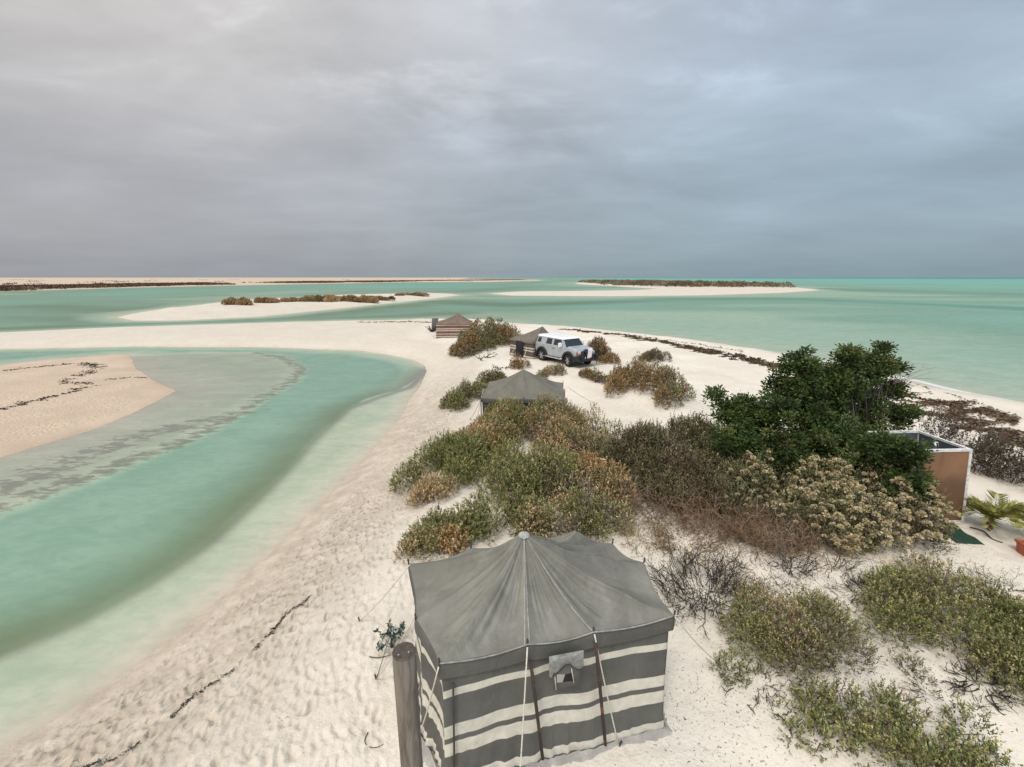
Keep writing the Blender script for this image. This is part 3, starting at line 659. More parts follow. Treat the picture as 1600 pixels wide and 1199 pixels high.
def far_bushes():
    RUSTD, TAND, OLIVED = ([tuple(q*f for q in c) for c in P] for P, f in ((RUST, .72), (TAN, .72), (OLIVE, .75)))
    g = 'brown bushes along the sand spit'
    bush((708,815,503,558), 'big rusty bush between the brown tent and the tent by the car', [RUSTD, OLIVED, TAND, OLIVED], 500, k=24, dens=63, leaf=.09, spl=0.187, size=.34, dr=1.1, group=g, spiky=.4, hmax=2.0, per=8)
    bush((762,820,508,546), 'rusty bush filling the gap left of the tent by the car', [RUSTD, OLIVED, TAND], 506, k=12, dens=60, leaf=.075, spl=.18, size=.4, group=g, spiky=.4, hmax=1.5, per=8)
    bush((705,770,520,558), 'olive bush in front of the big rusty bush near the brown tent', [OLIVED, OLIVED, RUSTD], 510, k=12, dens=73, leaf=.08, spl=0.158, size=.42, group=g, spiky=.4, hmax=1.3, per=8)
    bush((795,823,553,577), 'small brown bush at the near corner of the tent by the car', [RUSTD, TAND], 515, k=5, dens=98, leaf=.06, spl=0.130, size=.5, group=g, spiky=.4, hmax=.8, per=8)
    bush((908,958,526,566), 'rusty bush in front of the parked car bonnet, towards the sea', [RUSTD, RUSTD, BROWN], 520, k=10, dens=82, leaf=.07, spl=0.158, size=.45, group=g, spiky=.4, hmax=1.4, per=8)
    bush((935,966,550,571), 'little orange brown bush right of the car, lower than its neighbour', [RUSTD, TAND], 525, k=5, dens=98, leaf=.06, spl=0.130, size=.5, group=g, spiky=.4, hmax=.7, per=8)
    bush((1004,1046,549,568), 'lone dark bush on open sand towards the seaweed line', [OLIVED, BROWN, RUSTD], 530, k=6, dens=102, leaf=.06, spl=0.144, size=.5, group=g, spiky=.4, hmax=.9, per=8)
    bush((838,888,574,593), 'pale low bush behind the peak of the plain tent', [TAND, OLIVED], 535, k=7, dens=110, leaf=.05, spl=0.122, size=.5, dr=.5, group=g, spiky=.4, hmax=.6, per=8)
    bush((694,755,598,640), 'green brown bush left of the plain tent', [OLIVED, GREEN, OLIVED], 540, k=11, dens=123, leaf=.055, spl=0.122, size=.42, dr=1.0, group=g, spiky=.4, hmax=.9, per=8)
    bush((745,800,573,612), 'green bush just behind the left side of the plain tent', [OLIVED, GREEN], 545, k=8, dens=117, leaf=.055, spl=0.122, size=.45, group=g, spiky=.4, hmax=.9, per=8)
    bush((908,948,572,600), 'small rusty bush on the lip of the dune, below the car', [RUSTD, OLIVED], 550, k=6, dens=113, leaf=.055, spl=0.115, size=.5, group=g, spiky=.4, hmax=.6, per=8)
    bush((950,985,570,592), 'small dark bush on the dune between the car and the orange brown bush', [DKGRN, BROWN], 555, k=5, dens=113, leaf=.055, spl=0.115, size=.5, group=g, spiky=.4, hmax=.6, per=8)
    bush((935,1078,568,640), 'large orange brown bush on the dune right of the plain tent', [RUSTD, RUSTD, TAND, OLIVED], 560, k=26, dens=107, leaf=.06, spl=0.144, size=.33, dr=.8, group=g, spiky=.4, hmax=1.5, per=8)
    twig_plant((738,768,550,565), 'black driftwood branches on sand below the rusty bush', 570, n=7, L=1.2, hmax=.4, rad=.03, up=.1, kids=2, name='driftwood', cat='driftwood', group='dead branches on the sand')
    twig_plant((775,800,562,578), 'black forked branch on sand left of the car', 575, n=6, L=1.2, hmax=.4, rad=.03, up=.1, kids=2, name='driftwood', cat='driftwood', group='dead branches on the sand')
far_bushes()

# ------------------------------------------------------------------ the leafy tree
def tree():
    y0 = 10.9; base = at_y(1325, 770, y0); gz = hz(base[0], y0); bx = base[0]
    root = empty('tree', (bx, y0, gz), 'dark green leafy tree, tallest plant of the dune, against the sea', 'tree')
    blobs = [(1240,600,46,0),(1255,565,28,-.2),(1300,612,48,.3),(1345,585,40,.2),(1325,556,22,0),(1372,572,30,.2),(1395,610,26,.4),(1398,577,12,.3),(1215,640,36,-.4),(1280,650,50,-.3),
             (1350,640,40,.3),(1405,650,30,.3),(1180,655,40,-.2),(1135,645,27,.1),(1158,632,22,.1),(1200,690,50,-.6),(1290,700,55,-.9),(1360,700,52,-.7),(1410,700,42,-.4),(1150,690,38,-.5),(1420,735,32,-.6),(1240,720,46,-.9),(1330,740,50,-1.0),(1118,618,14,.2),(1380,545,9,.3),(1418,706,24,-2.2),(1422,748,26,-2.3),(1405,785,28,-2.3),(1385,700,28,-1.9),(1395,745,32,-2.1),(1375,770,30,-2.2),(1432,775,18,-2.4),(1292,590,30,.1),(1285,628,36,0),(1318,600,30,-.2)]
    vt, vl = Veg(700), Veg(701); rng = vl.rng; limbs = []
    px = y0*.97/F
    for (u, v, r, dy) in blobs:
        c = at_y(u, v, y0+dy)-np.array([bx, y0, gz]); rad = r*px*(.86 if dy > -.45 else .96)
        m = int(30*(r/30)**2)+5
        d = unit(rng.normal(size=(m, 3))); cc = c+d*rad*(rng.random((m, 1))**.4)*np.array([1, 1, .8])
        cc = cc[cc[:, 2] > .05]; m = len(cc)
        cp = pick(rng, DKGRN, m, .25)
        for q in range(58):
            e = rng.normal(size=(m, 3)); e[:, 2] = e[:, 2]*.6+.15; pos = cc+e*.075
            vl.leaves(pos, e+np.array([0, 0, .25])+rng.normal(0, .3, (m, 3)), rng.uniform(.065, .115, m), rng.uniform(.034, .055, m), cp*(1+rng.normal(0, .14, (m, 1))), .5, .12)
        j = rng.integers(0, m, 7) if m else []
        for k in j:
            b = np.array((rng.normal(0, .25), rng.normal(0, .2), -.05)); e = cc[k]; mid = b*.45+c*.55+rng.normal(0, .16, 3); mid[2] *= .8
            t = np.linspace(0, 1, 9)[:, None]; limbs.append((1-t)**2*b+2*t*(1-t)*mid+t*t*e+np.concatenate([np.zeros((1, 3)), rng.normal(0, .025, (7, 3)), np.zeros((1, 3))]))
    P = np.array(limbs); n = len(P)
    vt.tubes(P, np.linspace(1, .14, 9)[None, :]*rng.uniform(.022, .05, (n, 1)), pick(rng, [(.16,.14,.11), (.2,.175,.14), (.12,.10,.08)], n))
    # bare twigs reaching out at the right of the crown
    b = np.array([at_y(1395, 600, y0)-np.array([bx, y0, gz])]*9); d = rng.normal(0, .5, (9, 3))+np.array([1.0, 0, .5])
    vt.tubes(wander(rng, b, d, rng.uniform(.4, 1.0, 9), 7, .25), np.linspace(1, .3, 7)[None, :]*.009*np.ones((9, 1)), pick(rng, GREYT, 9))
    vl.build('crown', 'gloss_leaf', root); vt.build('trunk', 'twig', root)
tree()
def right_edge_plants():
    g = 'dark feathery shrubs behind the orange cubicle'
    D = [(.085,.07,.045), (.10,.082,.05), (.07,.072,.04)]
    for i, (bx, lab, k) in enumerate([((1440,1490,640,705), 'dark feathery shrub rising behind the top of the orange cubicle', 8), ((1505,1570,690,760), 'dark feathery shrub just right of the orange cubicle', 10), ((1555,1625,660,775), 'dark feathery shrub at the right edge, above the young palm', 12), ((1510,1560,668,720), 'dark feathery shrub between cubicle and seaweed line', 7)]):
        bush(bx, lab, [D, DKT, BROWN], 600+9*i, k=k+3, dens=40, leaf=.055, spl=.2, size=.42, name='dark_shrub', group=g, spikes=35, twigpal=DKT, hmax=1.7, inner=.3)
    for i, (u, v, nf, L, lab) in enumerate([(1545,828,22,.62,'young palm with yellow green fronds right of the orange cubicle'), (1612,845,16,.6,'young palm cut by the right edge of the picture')]):
        P = ground(u, v); root = empty('young_palm', tuple(P), lab, 'palm', group='young palms'); vf, vt = Veg(650+i), Veg(660+i); rng = vf.rng
        t = np.array([[[0, 0, -.05], [.01, 0, .15], [.0, .01, .3]]]); vt.tubes(t, np.array([[.075, .07, .05]]), np.array([[.1, .07, .05]])); vt.build('trunk', 'twig', root)
        for f in range(nf):
            a = f*2.4+rng.uniform(-.3, .3); el = rng.uniform(.35, 1.25)
            D = np.array([[math.cos(a)*math.cos(el), math.sin(a)*math.cos(el), math.sin(el)]])
            Q = wander(rng, np.array([[0, 0, .28]]), D, L*rng.uniform(.8, 1.15), 22, .03, 0, .16)[0]
            vf.tubes(Q[None], np.linspace(.009, .003, 22)[None], np.array([[.2, .19, .07]]))
            T = unit(np.gradient(Q, axis=0)); Sd = unit(np.cross(T, [0, 0, 1.]))
            for sgn in (-1, 1):
                ll = np.sin(np.linspace(.35, 2.9, 22))*.24+.05
                vf.leaves(Q, T*.8+Sd*sgn*.8+np.array([0, 0, .12])+rng.normal(0, .06, (22, 3)), ll, .028, pick(rng, [(.26,.25,.055), (.33,.29,.08), (.17,.19,.045)], 22), .35, .1)
        vf.build('fronds', 'leaf', root)
right_edge_plants()
def island_scrub():
    def mass(name, label, cells, pal, seed, leaf, kind='stuff'):
        vg = Veg(seed); rng = vg.rng
        for (x, y, r, h, n) in cells:
            g = max(hz(x, y), 0); d = unit(rng.normal(size=(n, 3))); d[:, 2] = np.abs(d[:, 2]); q = rng.uniform(.75, 1.0, n)[:, None]
            P = np.array((x, y, g))+d*q*np.array((r, r, h)); c = pick(rng, pal, 1, .2)*(1+rng.normal(0, .2, (n, 1)))
            vg.leaves(P, d+np.array([0, 0, .5])+rng.normal(0, .5, (n, 3)), leaf*rng.uniform(.6, 1.4, n), leaf*.6, c)
        o = vg.build(name, 'leaf'); tag(o, label, 'scrub', kind=kind)
    rng = np.random.default_rng(9)
    # bushes of the middle island: each clump is a thing
    SC = [(.36,.26,.13), (.42,.28,.15), (.27,.22,.10), (.46,.31,.17)]
    for i, (u0, u1, vt, vb, lab) in enumerate([(352,394,466.5,478,'round dark bush at the left end of the middle island'), (404,436,466,475,'low brown bush second from the left on the middle island'), (434,476,465,474,'low brown bush in the left half of the middle island'),
                                               (474,520,461.5,473,'tall greenish clump in the middle of the island'), (512,560,461,473,'wide brown clump right of the tall clump on the middle island'), (552,585,462,474,'brown clump beside a patch of bare sand on the middle island'),
                                               (580,612,463.5,470.5,'low reddish clump towards the right of the middle island'), (620,664,458.5,464,'thin scrub near the right tip of the middle island')]):
        P = ground((u0+u1)/2, vb-2); s = zc(P)/F; w = (u1-u0)*s/2; top = at_y((u0+u1)/2, vt, P[1])[2]-P[2]
        root = empty('island_bush', tuple(P), lab, 'shrub', group='bushes on the middle island'); vg = Veg(800+i); r2 = vg.rng
        for k in range(9):
            c = np.array((r2.uniform(-1.05, 1.05)*w, r2.uniform(-.5, .5)*w, 0)); rr = w*r2.uniform(.25, .5); hh = max(top, .8)*r2.uniform(.45, 1.0); n = 420
            d = unit(r2.normal(size=(n, 3))); d[:, 2] = np.abs(d[:, 2]); col = pick(r2, SC, 1, .15)*(1+r2.normal(0, .2, (n, 1)))
            vg.leaves(c+d*r2.uniform(.7, 1, (n, 1))*np.array((rr, rr, hh)), d+np.array([0, 0, .6])+r2.normal(0, .5, (n, 3)), .5*r2.uniform(.6, 1.3, n), .28, col)
        vg.build('foliage', 'leaf', root)
    cells = []
    FP = np.array(wl([(905,442),(950,446.5),(1040,450.5),(1150,452),(1232,452),(1200,448),(1100,446),(1000,443)]))
    for k in range(5000):
        x, y = rng.uniform(FP[:, 0].min(), FP[:, 0].max()), rng.uniform(FP[:, 1].min(), FP[:, 1].max())
        cells.append((x, y))
    cc = np.array(cells); cc = cc[sdf(FP, cc[:, 0], cc[:, 1]) > 0][:420]
    mass('far_island_scrub', 'dark band of low scrub covering the far island', [(x, y, rng.uniform(3, 7), rng.uniform(1.5, 3.2), 80) for x, y in cc], [(.17,.13,.085), (.22,.165,.105), (.13,.11,.07), (.30,.24,.16)], 820, 1.1)
    line = smooth_line(wl([(-300,464),(-100,457),(0,453.0),(100,450.6),(200,448.2),(330,445.7),(450,443.5),(560,441.9),(660,440.2),(800,438.4)]), 40)
    cells = []
    for q in line:
        D = math.hypot(*q)
        if fbm(np.array([q[0]*.02]), np.array([q[1]*.02]), 3, 3)[0] < .45: continue
        for k in range(5):
            o = rng.uniform(1, 14)*D/300; cells.append((q[0]+rng.normal(0, 5)*D/300, q[1]+o, rng.uniform(3, 7)*D/300, rng.uniform(.22, .5)*min(D/250, 1.5), 60))
    for k in range(60):
        u = rng.uniform(-100, 800); v = rng.uniform(435.2, 447); P = at(u, v, 0)
        if sdf(MLD, P[:1], P[1:2])[0] > 30: cells.append((P[0], P[1], rng.uniform(2, 6)*P[1]/300, rng.uniform(.15, .35), 30))
    mass('mainland_scrub', 'dark line of scrub along the low mainland shore', cells, [(.15,.09,.055), (.20,.12,.075), (.12,.08,.05)], 830, 1.3)
island_scrub()
# ------------------------------------------------------------------ tents
def cloth_material(name, dark, light=None, bands=(), rough=.8, weave=True, dust=None):
    t = NT(name); sp = t.n('ShaderNodeSeparateXYZ'); t.L.new(t.obj(), sp.inputs[0])
    big = t.noise(1.6, 5, .6); mid = t.noise(9, 5, .6)
    c = t.mix(t.mr(big, .3, .7), tuple(q*.86 for q in dark), tuple(q*1.14 for q in dark))
    if light:
        z = t.math('ADD', sp.outputs[2], t.math('MULTIPLY', t.math('SUBTRACT', t.noise(1.2, 2, .5), .5), .03)); m = None
        for a, b in bands:
            q = t.math('MULTIPLY', t.mr(z, a-.004, a+.004), t.mr(z, b-.004, b+.004, 1, 0)); m = q if m is None else t.math('MAXIMUM', m, q)
        lc = t.mix(t.mr(mid, .3, .75), light, tuple(q*.82 for q in light))
        c = t.mix(m, c, lc)
        c = t.mix(t.mr(t.math('ADD', sp.outputs[2], t.math('MULTIPLY', mid, .25)), .06, .30, .3, 0), c, (.42, .37, .30))
    if dust: c = t.mix(t.mr(t.noise(2.3, 6, .65, t.mapped((1, 1, .4))), .42, .72, 0, .5), c, dust)
    c = t.mix(t.mr(t.noise(.9, 6, .7), .55, .75, 0, .25), c, tuple(q*1.35 for q in dark))
    if light:                            # run-down dirt and rust-coloured stains
        st = t.mr(t.noise(1.0, 5, .65, t.mapped((5, 5, .7)), .3), .52, .72, 0, .42); c = t.mix(st, c, t.mix(1.0, c, (.62, .55, .46), 'MULTIPLY'))
    else:                                # bleached creases
        st = t.mr(t.noise(3.0, 6, .7, None, 1.2), .56, .7, 0, .35); c = t.mix(st, c, tuple(q*1.55 for q in dark))
    h = t.math('ADD', t.math('MULTIPLY', t.noise(2.6, 6, .62, t.mapped((1, 1, .55)), .5), 1.5), t.math('MULTIPLY', t.noise(160, 2, .5), .06))
    nb = t.bump(h, .6, .045)
    return t.done(t.principled(c, rough, .25, 0, nb))
MAT['roof'] = cloth_material('grey_canvas', (.168, .16, .13), dust=(.30, .285, .245), rough=.5)
MAT['wall'] = cloth_material('striped_canvas', (.108, .106, .092), (.64, .60, .50), [(0.05,.165), (.455,.63), (.70,.86), (1.235,1.33)])
MAT['valance'] = cloth_material('valance_canvas', (.105, .103, .088))
MAT['skirt'] = cloth_material('skirt_canvas', (.30, .28, .25), dust=(.60, .56, .49))
MAT['brown_roof'] = cloth_material('brown_canvas', (.165, .118, .088), dust=(.20, .15, .115))
MAT['brown_wall'] = cloth_material('brown_striped_canvas', (.135, .08, .06), (.55, .43, .35), [(.08,.17), (.32,.40), (.62,.72), (.80,.90), (1.14,1.24)])
MAT['drab_roof'] = cloth_material('drab_canvas', (.15, .125, .098), dust=(.19, .16, .13))
MAT['drab_wall'] = cloth_material('drab_striped_canvas', (.10, .08, .065), (.55, .48, .40), [(.05,.13), (.48,.57), (.66,.76), (1.06,1.18)])
MAT['plain_roof'] = cloth_material('plain_canvas', (.148, .138, .108), dust=(.185, .172, .138))
MAT['plain_wall'] = cloth_material('plain_wall_canvas', (.085, .085, .075), (.50, .46, .38), [(1.0,1.05)])
def rust_mat():
    t = NT('rusty_pole'); n = t.noise(3.2, 5, .7); c = t.mix(t.mr(n, .55, .68), (.05, .034, .028), (.20, .078, .032))
    return t.done(t.principled(c, .75, .3, 0, t.bump(t.noise(40, 4, .6), .3, .004)))
MAT['rust'] = rust_mat()
MAT['rope'] = simple('rope', (.62, .57, .47), .85, .2, scale=60)
MAT['dark_iron'] = simple('dark_iron', (.04, .035, .03), .6)
MAT['cap'] = simple('whitish_patch', (.36, .36, .32), .7, scale=20)
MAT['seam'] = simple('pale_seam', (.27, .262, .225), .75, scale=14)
MAT['black_gap'] = simple('dark_inside', (.012, .012, .011), .9)
MAT['foil'] = simple('crumpled_plastic', (.20, .20, .185), .33, .5, scale=25, bump=.5)
def tube(name, pts, r, mat, parent=None, n=6, r1=None):
    P = np.array(pts, float); k = len(P); T = unit(np.gradient(P, axis=0)); ref = np.array([.3, .2, .93]) if abs(T[0][2]) < .9 else np.array([1., .1, 0])
    A = unit(np.cross(T, ref+0*T)); B = np.cross(T, A); rad = np.linspace(r, r if r1 is None else r1, k)[:, None]
    V = []
    for i in range(n):
        a = 2*math.pi*i/n; V.append(P+(A*math.cos(a)+B*math.sin(a))*rad)
    V = np.stack(V, 1).reshape(-1, 3); Q = []
    for i in range(k-1):
        for j in range(n): Q.append((i*n+j, i*n+(j+1) % n, (i+1)*n+(j+1) % n, (i+1)*n+j))
    me = bpy.data.meshes.new(name); me.from_pydata(V.tolist(), [], Q+[tuple(range(n))[::-1], tuple((k-1)*n+j for j in range(n))]); me.update()
    for p in me.polygons: p.use_smooth = len(p.vertices) == 4
    return link(name, me, MAT[mat], parent)
def make_tent(name, label, poles, ze, peak, zg, mats, lift=None, m=20, nr=34, nw=26, folds=1.0, val=.2, group='tents pitched along the sand spit', low=.06, skirt=True, seams=(), rise=1.3, seed=0, cap=False):
    """poles: world xy of the eave poles in order, ze: eave height, peak: world point"""
    rng = np.random.default_rng(seed); Pw = np.array(poles, float); cen = Pw.mean(0)
    root = empty(name, (cen[0], cen[1], zg), label, 'tent', group=group)
    P = Pw-cen; K = len(P); pk = np.array(peak)-np.array([cen[0], cen[1], zg]); zE = ze-zg
    ring, tt = [], []
    for i in range(K):
        a, b = P[i], P[(i+1) % K]
        for j in range(m):
            t = j/m; q = a*(1-t)+b*t; s = math.sin(math.pi*t)
            q = q*(1-.022*s); ring.append((q[0], q[1], zE-.045*s+(lift[i]*(1-t)+lift[(i+1) % K]*t if lift else 0))); tt.append(s)
    ring, tt = np.array(ring), np.array(tt); S_ = len(ring)
    ang = np.arange(S_)
    def n1(freq, s): return vnoise(ang*freq, 0*ang+.5, s)-.5
    # periodic noise: cross-fade the ends
    def per(freq, s):
        a = n1(freq, s); b = vnoise((ang-S_)*freq, 0*ang+.5, s)-.5; w = ang/S_; return a*(1-w)+b*w
    fold = per(.42, seed)*.6+per(.95, seed+5)*.35
    r = np.linspace(0.02, 1, nr)[:, None]
    z = zE+(pk[2]-zE)*(.42*(1-r)+.58*(1-r)**(rise+.35))
    X = pk[0]+(ring[None, :, 0]-pk[0])*r; Y = pk[1]+(ring[None, :, 1]-pk[1])*r
    Z = z+(ring[None, :, 2]-zE)*r**2-low*tt[None]*np.sin(np.pi*r)*1.0+folds*.085*fold[None]*np.sin(np.pi*r**.8)*(.35+.65*(1-r))
    Z += folds*.02*(fbm(X*2.2+seed, Y*2.2, 3, seed+3)-.5)*np.sin(np.pi*r**.7)*2
    R3 = np.stack([X, Y, Z], -1)
    # the eave rolls over into the valance
    vz = []
    cdir = unit(np.concatenate([ring[:, :2]-P.mean(0), np.zeros((S_, 1))], 1))
    for q, (dz, do) in enumerate(((.0, .0), (-.015, .012), (-.06, .02), (-val*.6, .02), (-val, .012))):
        w = per(.3, seed+9)*.05*min(1, q/3); vz.append(ring+cdir*(do+w[:, None]*.6)+np.array([0, 0, 1])*(dz+(w*.6 if q == 4 else 0*w))[:, None])
    V = R3.reshape(-1, 3); idx = np.arange(nr*S_).reshape(nr, S_); nx = np.roll(idx, -1, 1)
    Q = np.stack([idx[:-1], idx[1:], nx[1:], nx[:-1]], -1).reshape(-1, 4)
    link('roof', mesh_quads('roof', V, Q, True), MAT[mats[0]], root)
    V = np.stack(vz).reshape(-1, 3); idx = np.arange(5*S_).reshape(5, S_); nx = np.roll(idx, -1, 1)
    Q = np.stack([idx[:-1], idx[1:], nx[1:], nx[:-1]], -1).reshape(-1, 4)
    link('valance', mesh_quads('valance', V, Q, True), MAT[mats[2]], root)
    h = np.linspace(1, 0, nw)[:, None]
    f1, f2, f3 = per(.18, seed+21), per(.5, seed+22), per(.09, seed+23)
    off = -.045-.02*tt[None]*(1-h)*0+(.05*f1[None]+.08*f3[None])*np.sin(np.pi*np.clip(1-h, 0, 1))+.09*(1-h)**4*(1+1.2*f2[None])+.012*f2[None]*(1-h)
    wz = (ring[None, :, 2]-.035)*h+0*off; wz = np.where(h < .05, -.06, wz)
    W3 = np.stack([ring[None, :, 0]+cdir[None, :, 0]*off, ring[None, :, 1]+cdir[None, :, 1]*off, wz], -1)
    idx = np.arange(nw*S_).reshape(nw, S_); nx = np.roll(idx, -1, 1)
    Q = np.stack([idx[:-1], idx[1:], nx[1:], nx[:-1]], -1).reshape(-1, 4)
    link('wall', mesh_quads('wall', W3.reshape(-1, 3), Q, True), MAT[mats[1]], root)
    if skirt:
        nk = 9; k = np.linspace(0, 1, nk)[:, None]
        so = .05+k*(.10+.20*np.abs(f1)[None]+.14*f3[None]); sz = .055*(1-k)**2+.028*(1+2*per(.7, seed+31)[None])*np.sin(np.pi*k*2.2+6*f2[None])**2*(1-k*.4)+.006-.03*k
        sz = np.where(k > .99, -.03, sz)
        K3 = np.stack([ring[None, :, 0]+cdir[None, :, 0]*so, ring[None, :, 1]+cdir[None, :, 1]*so, sz], -1)
        idx = np.arange(nk*S_).reshape(nk, S_); nx = np.roll(idx, -1, 1)
        Q = np.stack([idx[:-1], idx[1:], nx[1:], nx[:-1]], -1).reshape(-1, 4)
        link('ground_flap', mesh_quads('ground_flap', K3.reshape(-1, 3), Q, True), MAT[mats[3]], root)
    # pole tips through the eave
    for i in range(K): tube('pole_tip', [(P[i][0], P[i][1], ring[i*m][2]-.05), (P[i][0]*1.004, P[i][1]*1.004, ring[i*m][2]+.07)], .011, 'dark_iron', root)
    for (i0, w) in seams:                # sewn seams run from the peak to a pole
        col = R3[:, i0, :]; V = []
        tan = unit(np.cross(np.gradient(col, axis=0), [0, 0, 1.]))
        for o_ in (-w, w): V.append(col+tan*o_+np.array([0, 0, .006]))
        V = np.stack(V, 1).reshape(-1, 3); Q = [(2*i, 2*i+1, 2*i+3, 2*i+2) for i in range(nr-1)]
        link('seam', mesh_quads('seam', V, Q, True), MAT['seam'], root)
    if not cap: return root, cen, np.array([cen[0], cen[1], zg])
    th = np.linspace(0, 2*np.pi, 13)[:-1]; c3 = []
    for rr, dz in ((.0, .022), (.025, .018), (.05, -.004), (.07, -.035)): c3.append(np.stack([pk[0]+rr*np.cos(th)*(1+.2*np.sin(3*th)), pk[1]+rr*np.sin(th)*(1+.2*np.cos(2*th)), pk[2]+dz+.01*np.sin(5*th)-folds*.0+0*th], 1))
    idx = np.arange(48).reshape(4, 12); nx = np.roll(idx, -1, 1)
    link('peak_cap', mesh_quads('peak_cap', np.concatenate(c3), np.stack([idx[:-1], idx[1:], nx[1:], nx[:-1]], -1).reshape(-1, 4), True), MAT['cap'], root)
    return root, cen, np.array([cen[0], cen[1], zg])
def guy(root, org, a, b, r=.008):
    a, b = np.array(a, float)-org, np.array(b, float)-org; t = np.linspace(0, 1, 7)[:, None]
    p = a*(1-t)+b*t; p[:, 2] -= (.02*np.linalg.norm(a-b)*np.sin(np.pi*t[:, 0]))
    g = tube('guy_rope', p, r, 'rope', root, 5)
    d = (a-b)*np.array([1, 1, 0]); d = d/max(np.linalg.norm(d), 1e-6)
    pg = tube('peg', [b-d*.03+np.array([0, 0, .07]), b+d*.03-np.array([0, 0, .1])], .012, 'dark_iron', root, 6)
def striped_tent():
    ze = 2.65
    pts = [(687,1037),(824,1007),(927,988),(1053,962),(1006,879),(957,849),(901,829)]
    W_ = [at(u, v, ze+dz)[:2] for (u, v), dz in zip(pts, (0, 0, 0, 0, 0, .06, .36))]+[np.array((.22, 5.88))]+[at(u, v, ze)[:2] for u, v in [(736,857),(639,881),(650,967)]]
    zg = hz(*T1)
    root, cen, org = make_tent('bedouin_tent', 'grey canvas tent with cream striped walls in front, nearest of all the tents', W_, ze, at_y(819, 834, 4.82), zg, ('roof', 'wall', 'valance', 'skirt'), lift=[0, 0, 0, 0, 0, .06, .36, .0, 0, 0, 0], m=30, nr=48, nw=34, seams=((29, .007), (31, .007), (60, .012)), seed=4, low=.095, folds=2.2, cap=True)
    def loc(p): return np.array(p)-org
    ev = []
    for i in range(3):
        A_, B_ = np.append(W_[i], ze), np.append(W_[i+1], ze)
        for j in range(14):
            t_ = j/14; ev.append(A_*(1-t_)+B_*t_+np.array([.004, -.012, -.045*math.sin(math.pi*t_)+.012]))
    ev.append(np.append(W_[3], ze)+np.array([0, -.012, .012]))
    tube('eave_sheen_tube', [p-org for p in ev], .009, 'seam', root, 5)  # pale tube added to imitate the whitish sheen along the front eave
    # rusty poles outside the front wall
    for (u0, v0, y0), (u1, v1, y1) in (((829,1033,3.86),(848,1186,3.80)), ((931,1006,4.00),(946,1164,3.99))):
        tube('front_pole', [loc(at_y(u0, v0, y0)), loc(at_y((u0+u1)/2, (v0+v1)/2, (y0+y1)/2-.01)), loc(at_y(u1, v1, y1))], .019, 'rust', root, 8)
    tube('corner_pole', [loc(at_y(708, 1068, 3.69)), loc(at_y(710, 1199, 3.66))], .012, 'dark_iron', root, 6)
    # window with a rolled up flap
    yw = 3.93
    V, n, m = [], 16, 9
    for j in range(m):
        for i in range(n):
            s, t = i/(n-1), j/(m-1); u = 858+s*54; v = 1026-s*10+t*(22+6*math.sin(s*9)+(9 if s < .12 else 0))
            p = at_y(u, v, yw-.03-.04*math.sin(math.pi*t)-.022*float(vnoise(np.array([s*9.]), np.array([t*5.]), 3)[0])); V.append(p-org)
    idx = np.arange(n*m).reshape(m, n); Q = np.stack([idx[:-1, :-1], idx[1:, :-1], idx[1:, 1:], idx[:-1, 1:]], -1).reshape(-1, 4)
    win = link('window', mesh_quads('window', [at_y(u, v, yw+dy)-org for dy in (-.012, .004) for u, v in ((864,1042),(906,1034),(906,1070),(864,1078))], [(3,2,1,0),(4,5,6,7),(0,1,5,4),(1,2,6,5),(2,3,7,6),(3,0,4,7)]), MAT['valance'], root)
    link('window_flap', mesh_quads('window_flap', V, Q, True), MAT['foil'], win)
    link('opening', mesh_quads('opening', [at_y(u, v, yw-.018)-org for u, v in ((879,1066),(884,1054),(893,1052),(898,1064))], [(0,1,2,3)]), MAT['black_gap'], win)
    link('opening_net', mesh_quads('opening_net', [at_y(u, v, yw-.016)-org for u, v in ((870,1067),(870,1054),(883,1054),(879,1066))], [(0,1,2,3)]), MAT['skirt'], win)
    for u0, v0, u1, v1 in ((893,1045,897,1068), (867,1058,869,1078)): tube('cord', [loc(at_y(u0, v0, yw-.03)), loc(at_y(u1, v1, yw-.03))], .0045, 'rope', win, 5)
    tip = lambda u, v: at(u, v, ze+.01)
    for (u, v), g in (((824,1012), (800,1228)), ((929,992), (967,1166)), ((685,1043), (655,1150)), ((1055,965), (1122,1036)), ((1007,881), (1060,925)), ((640,883), (562,971)), ((649,962), (588,1062)), ((1054,962), (1078,950))):
        guy(root, org, tip(u, v), ground(*g) if g != (800,1228) else np.array((.06, 3.42, hz(.06, 3.42))), .0085)
striped_tent()
def rect_poles(cx, cy, w, d, rot, mid=True):
    o = []
    for a, b in ((-1,-1),(0,-1),(1,-1),(1,0),(1,1),(0,1),(-1,1),(-1,0)):
        x, y = a*w/2, b*d/2; o.append((cx+x*math.cos(rot)-y*math.sin(rot), cy+x*math.sin(rot)+y*math.cos(rot)))
    return o
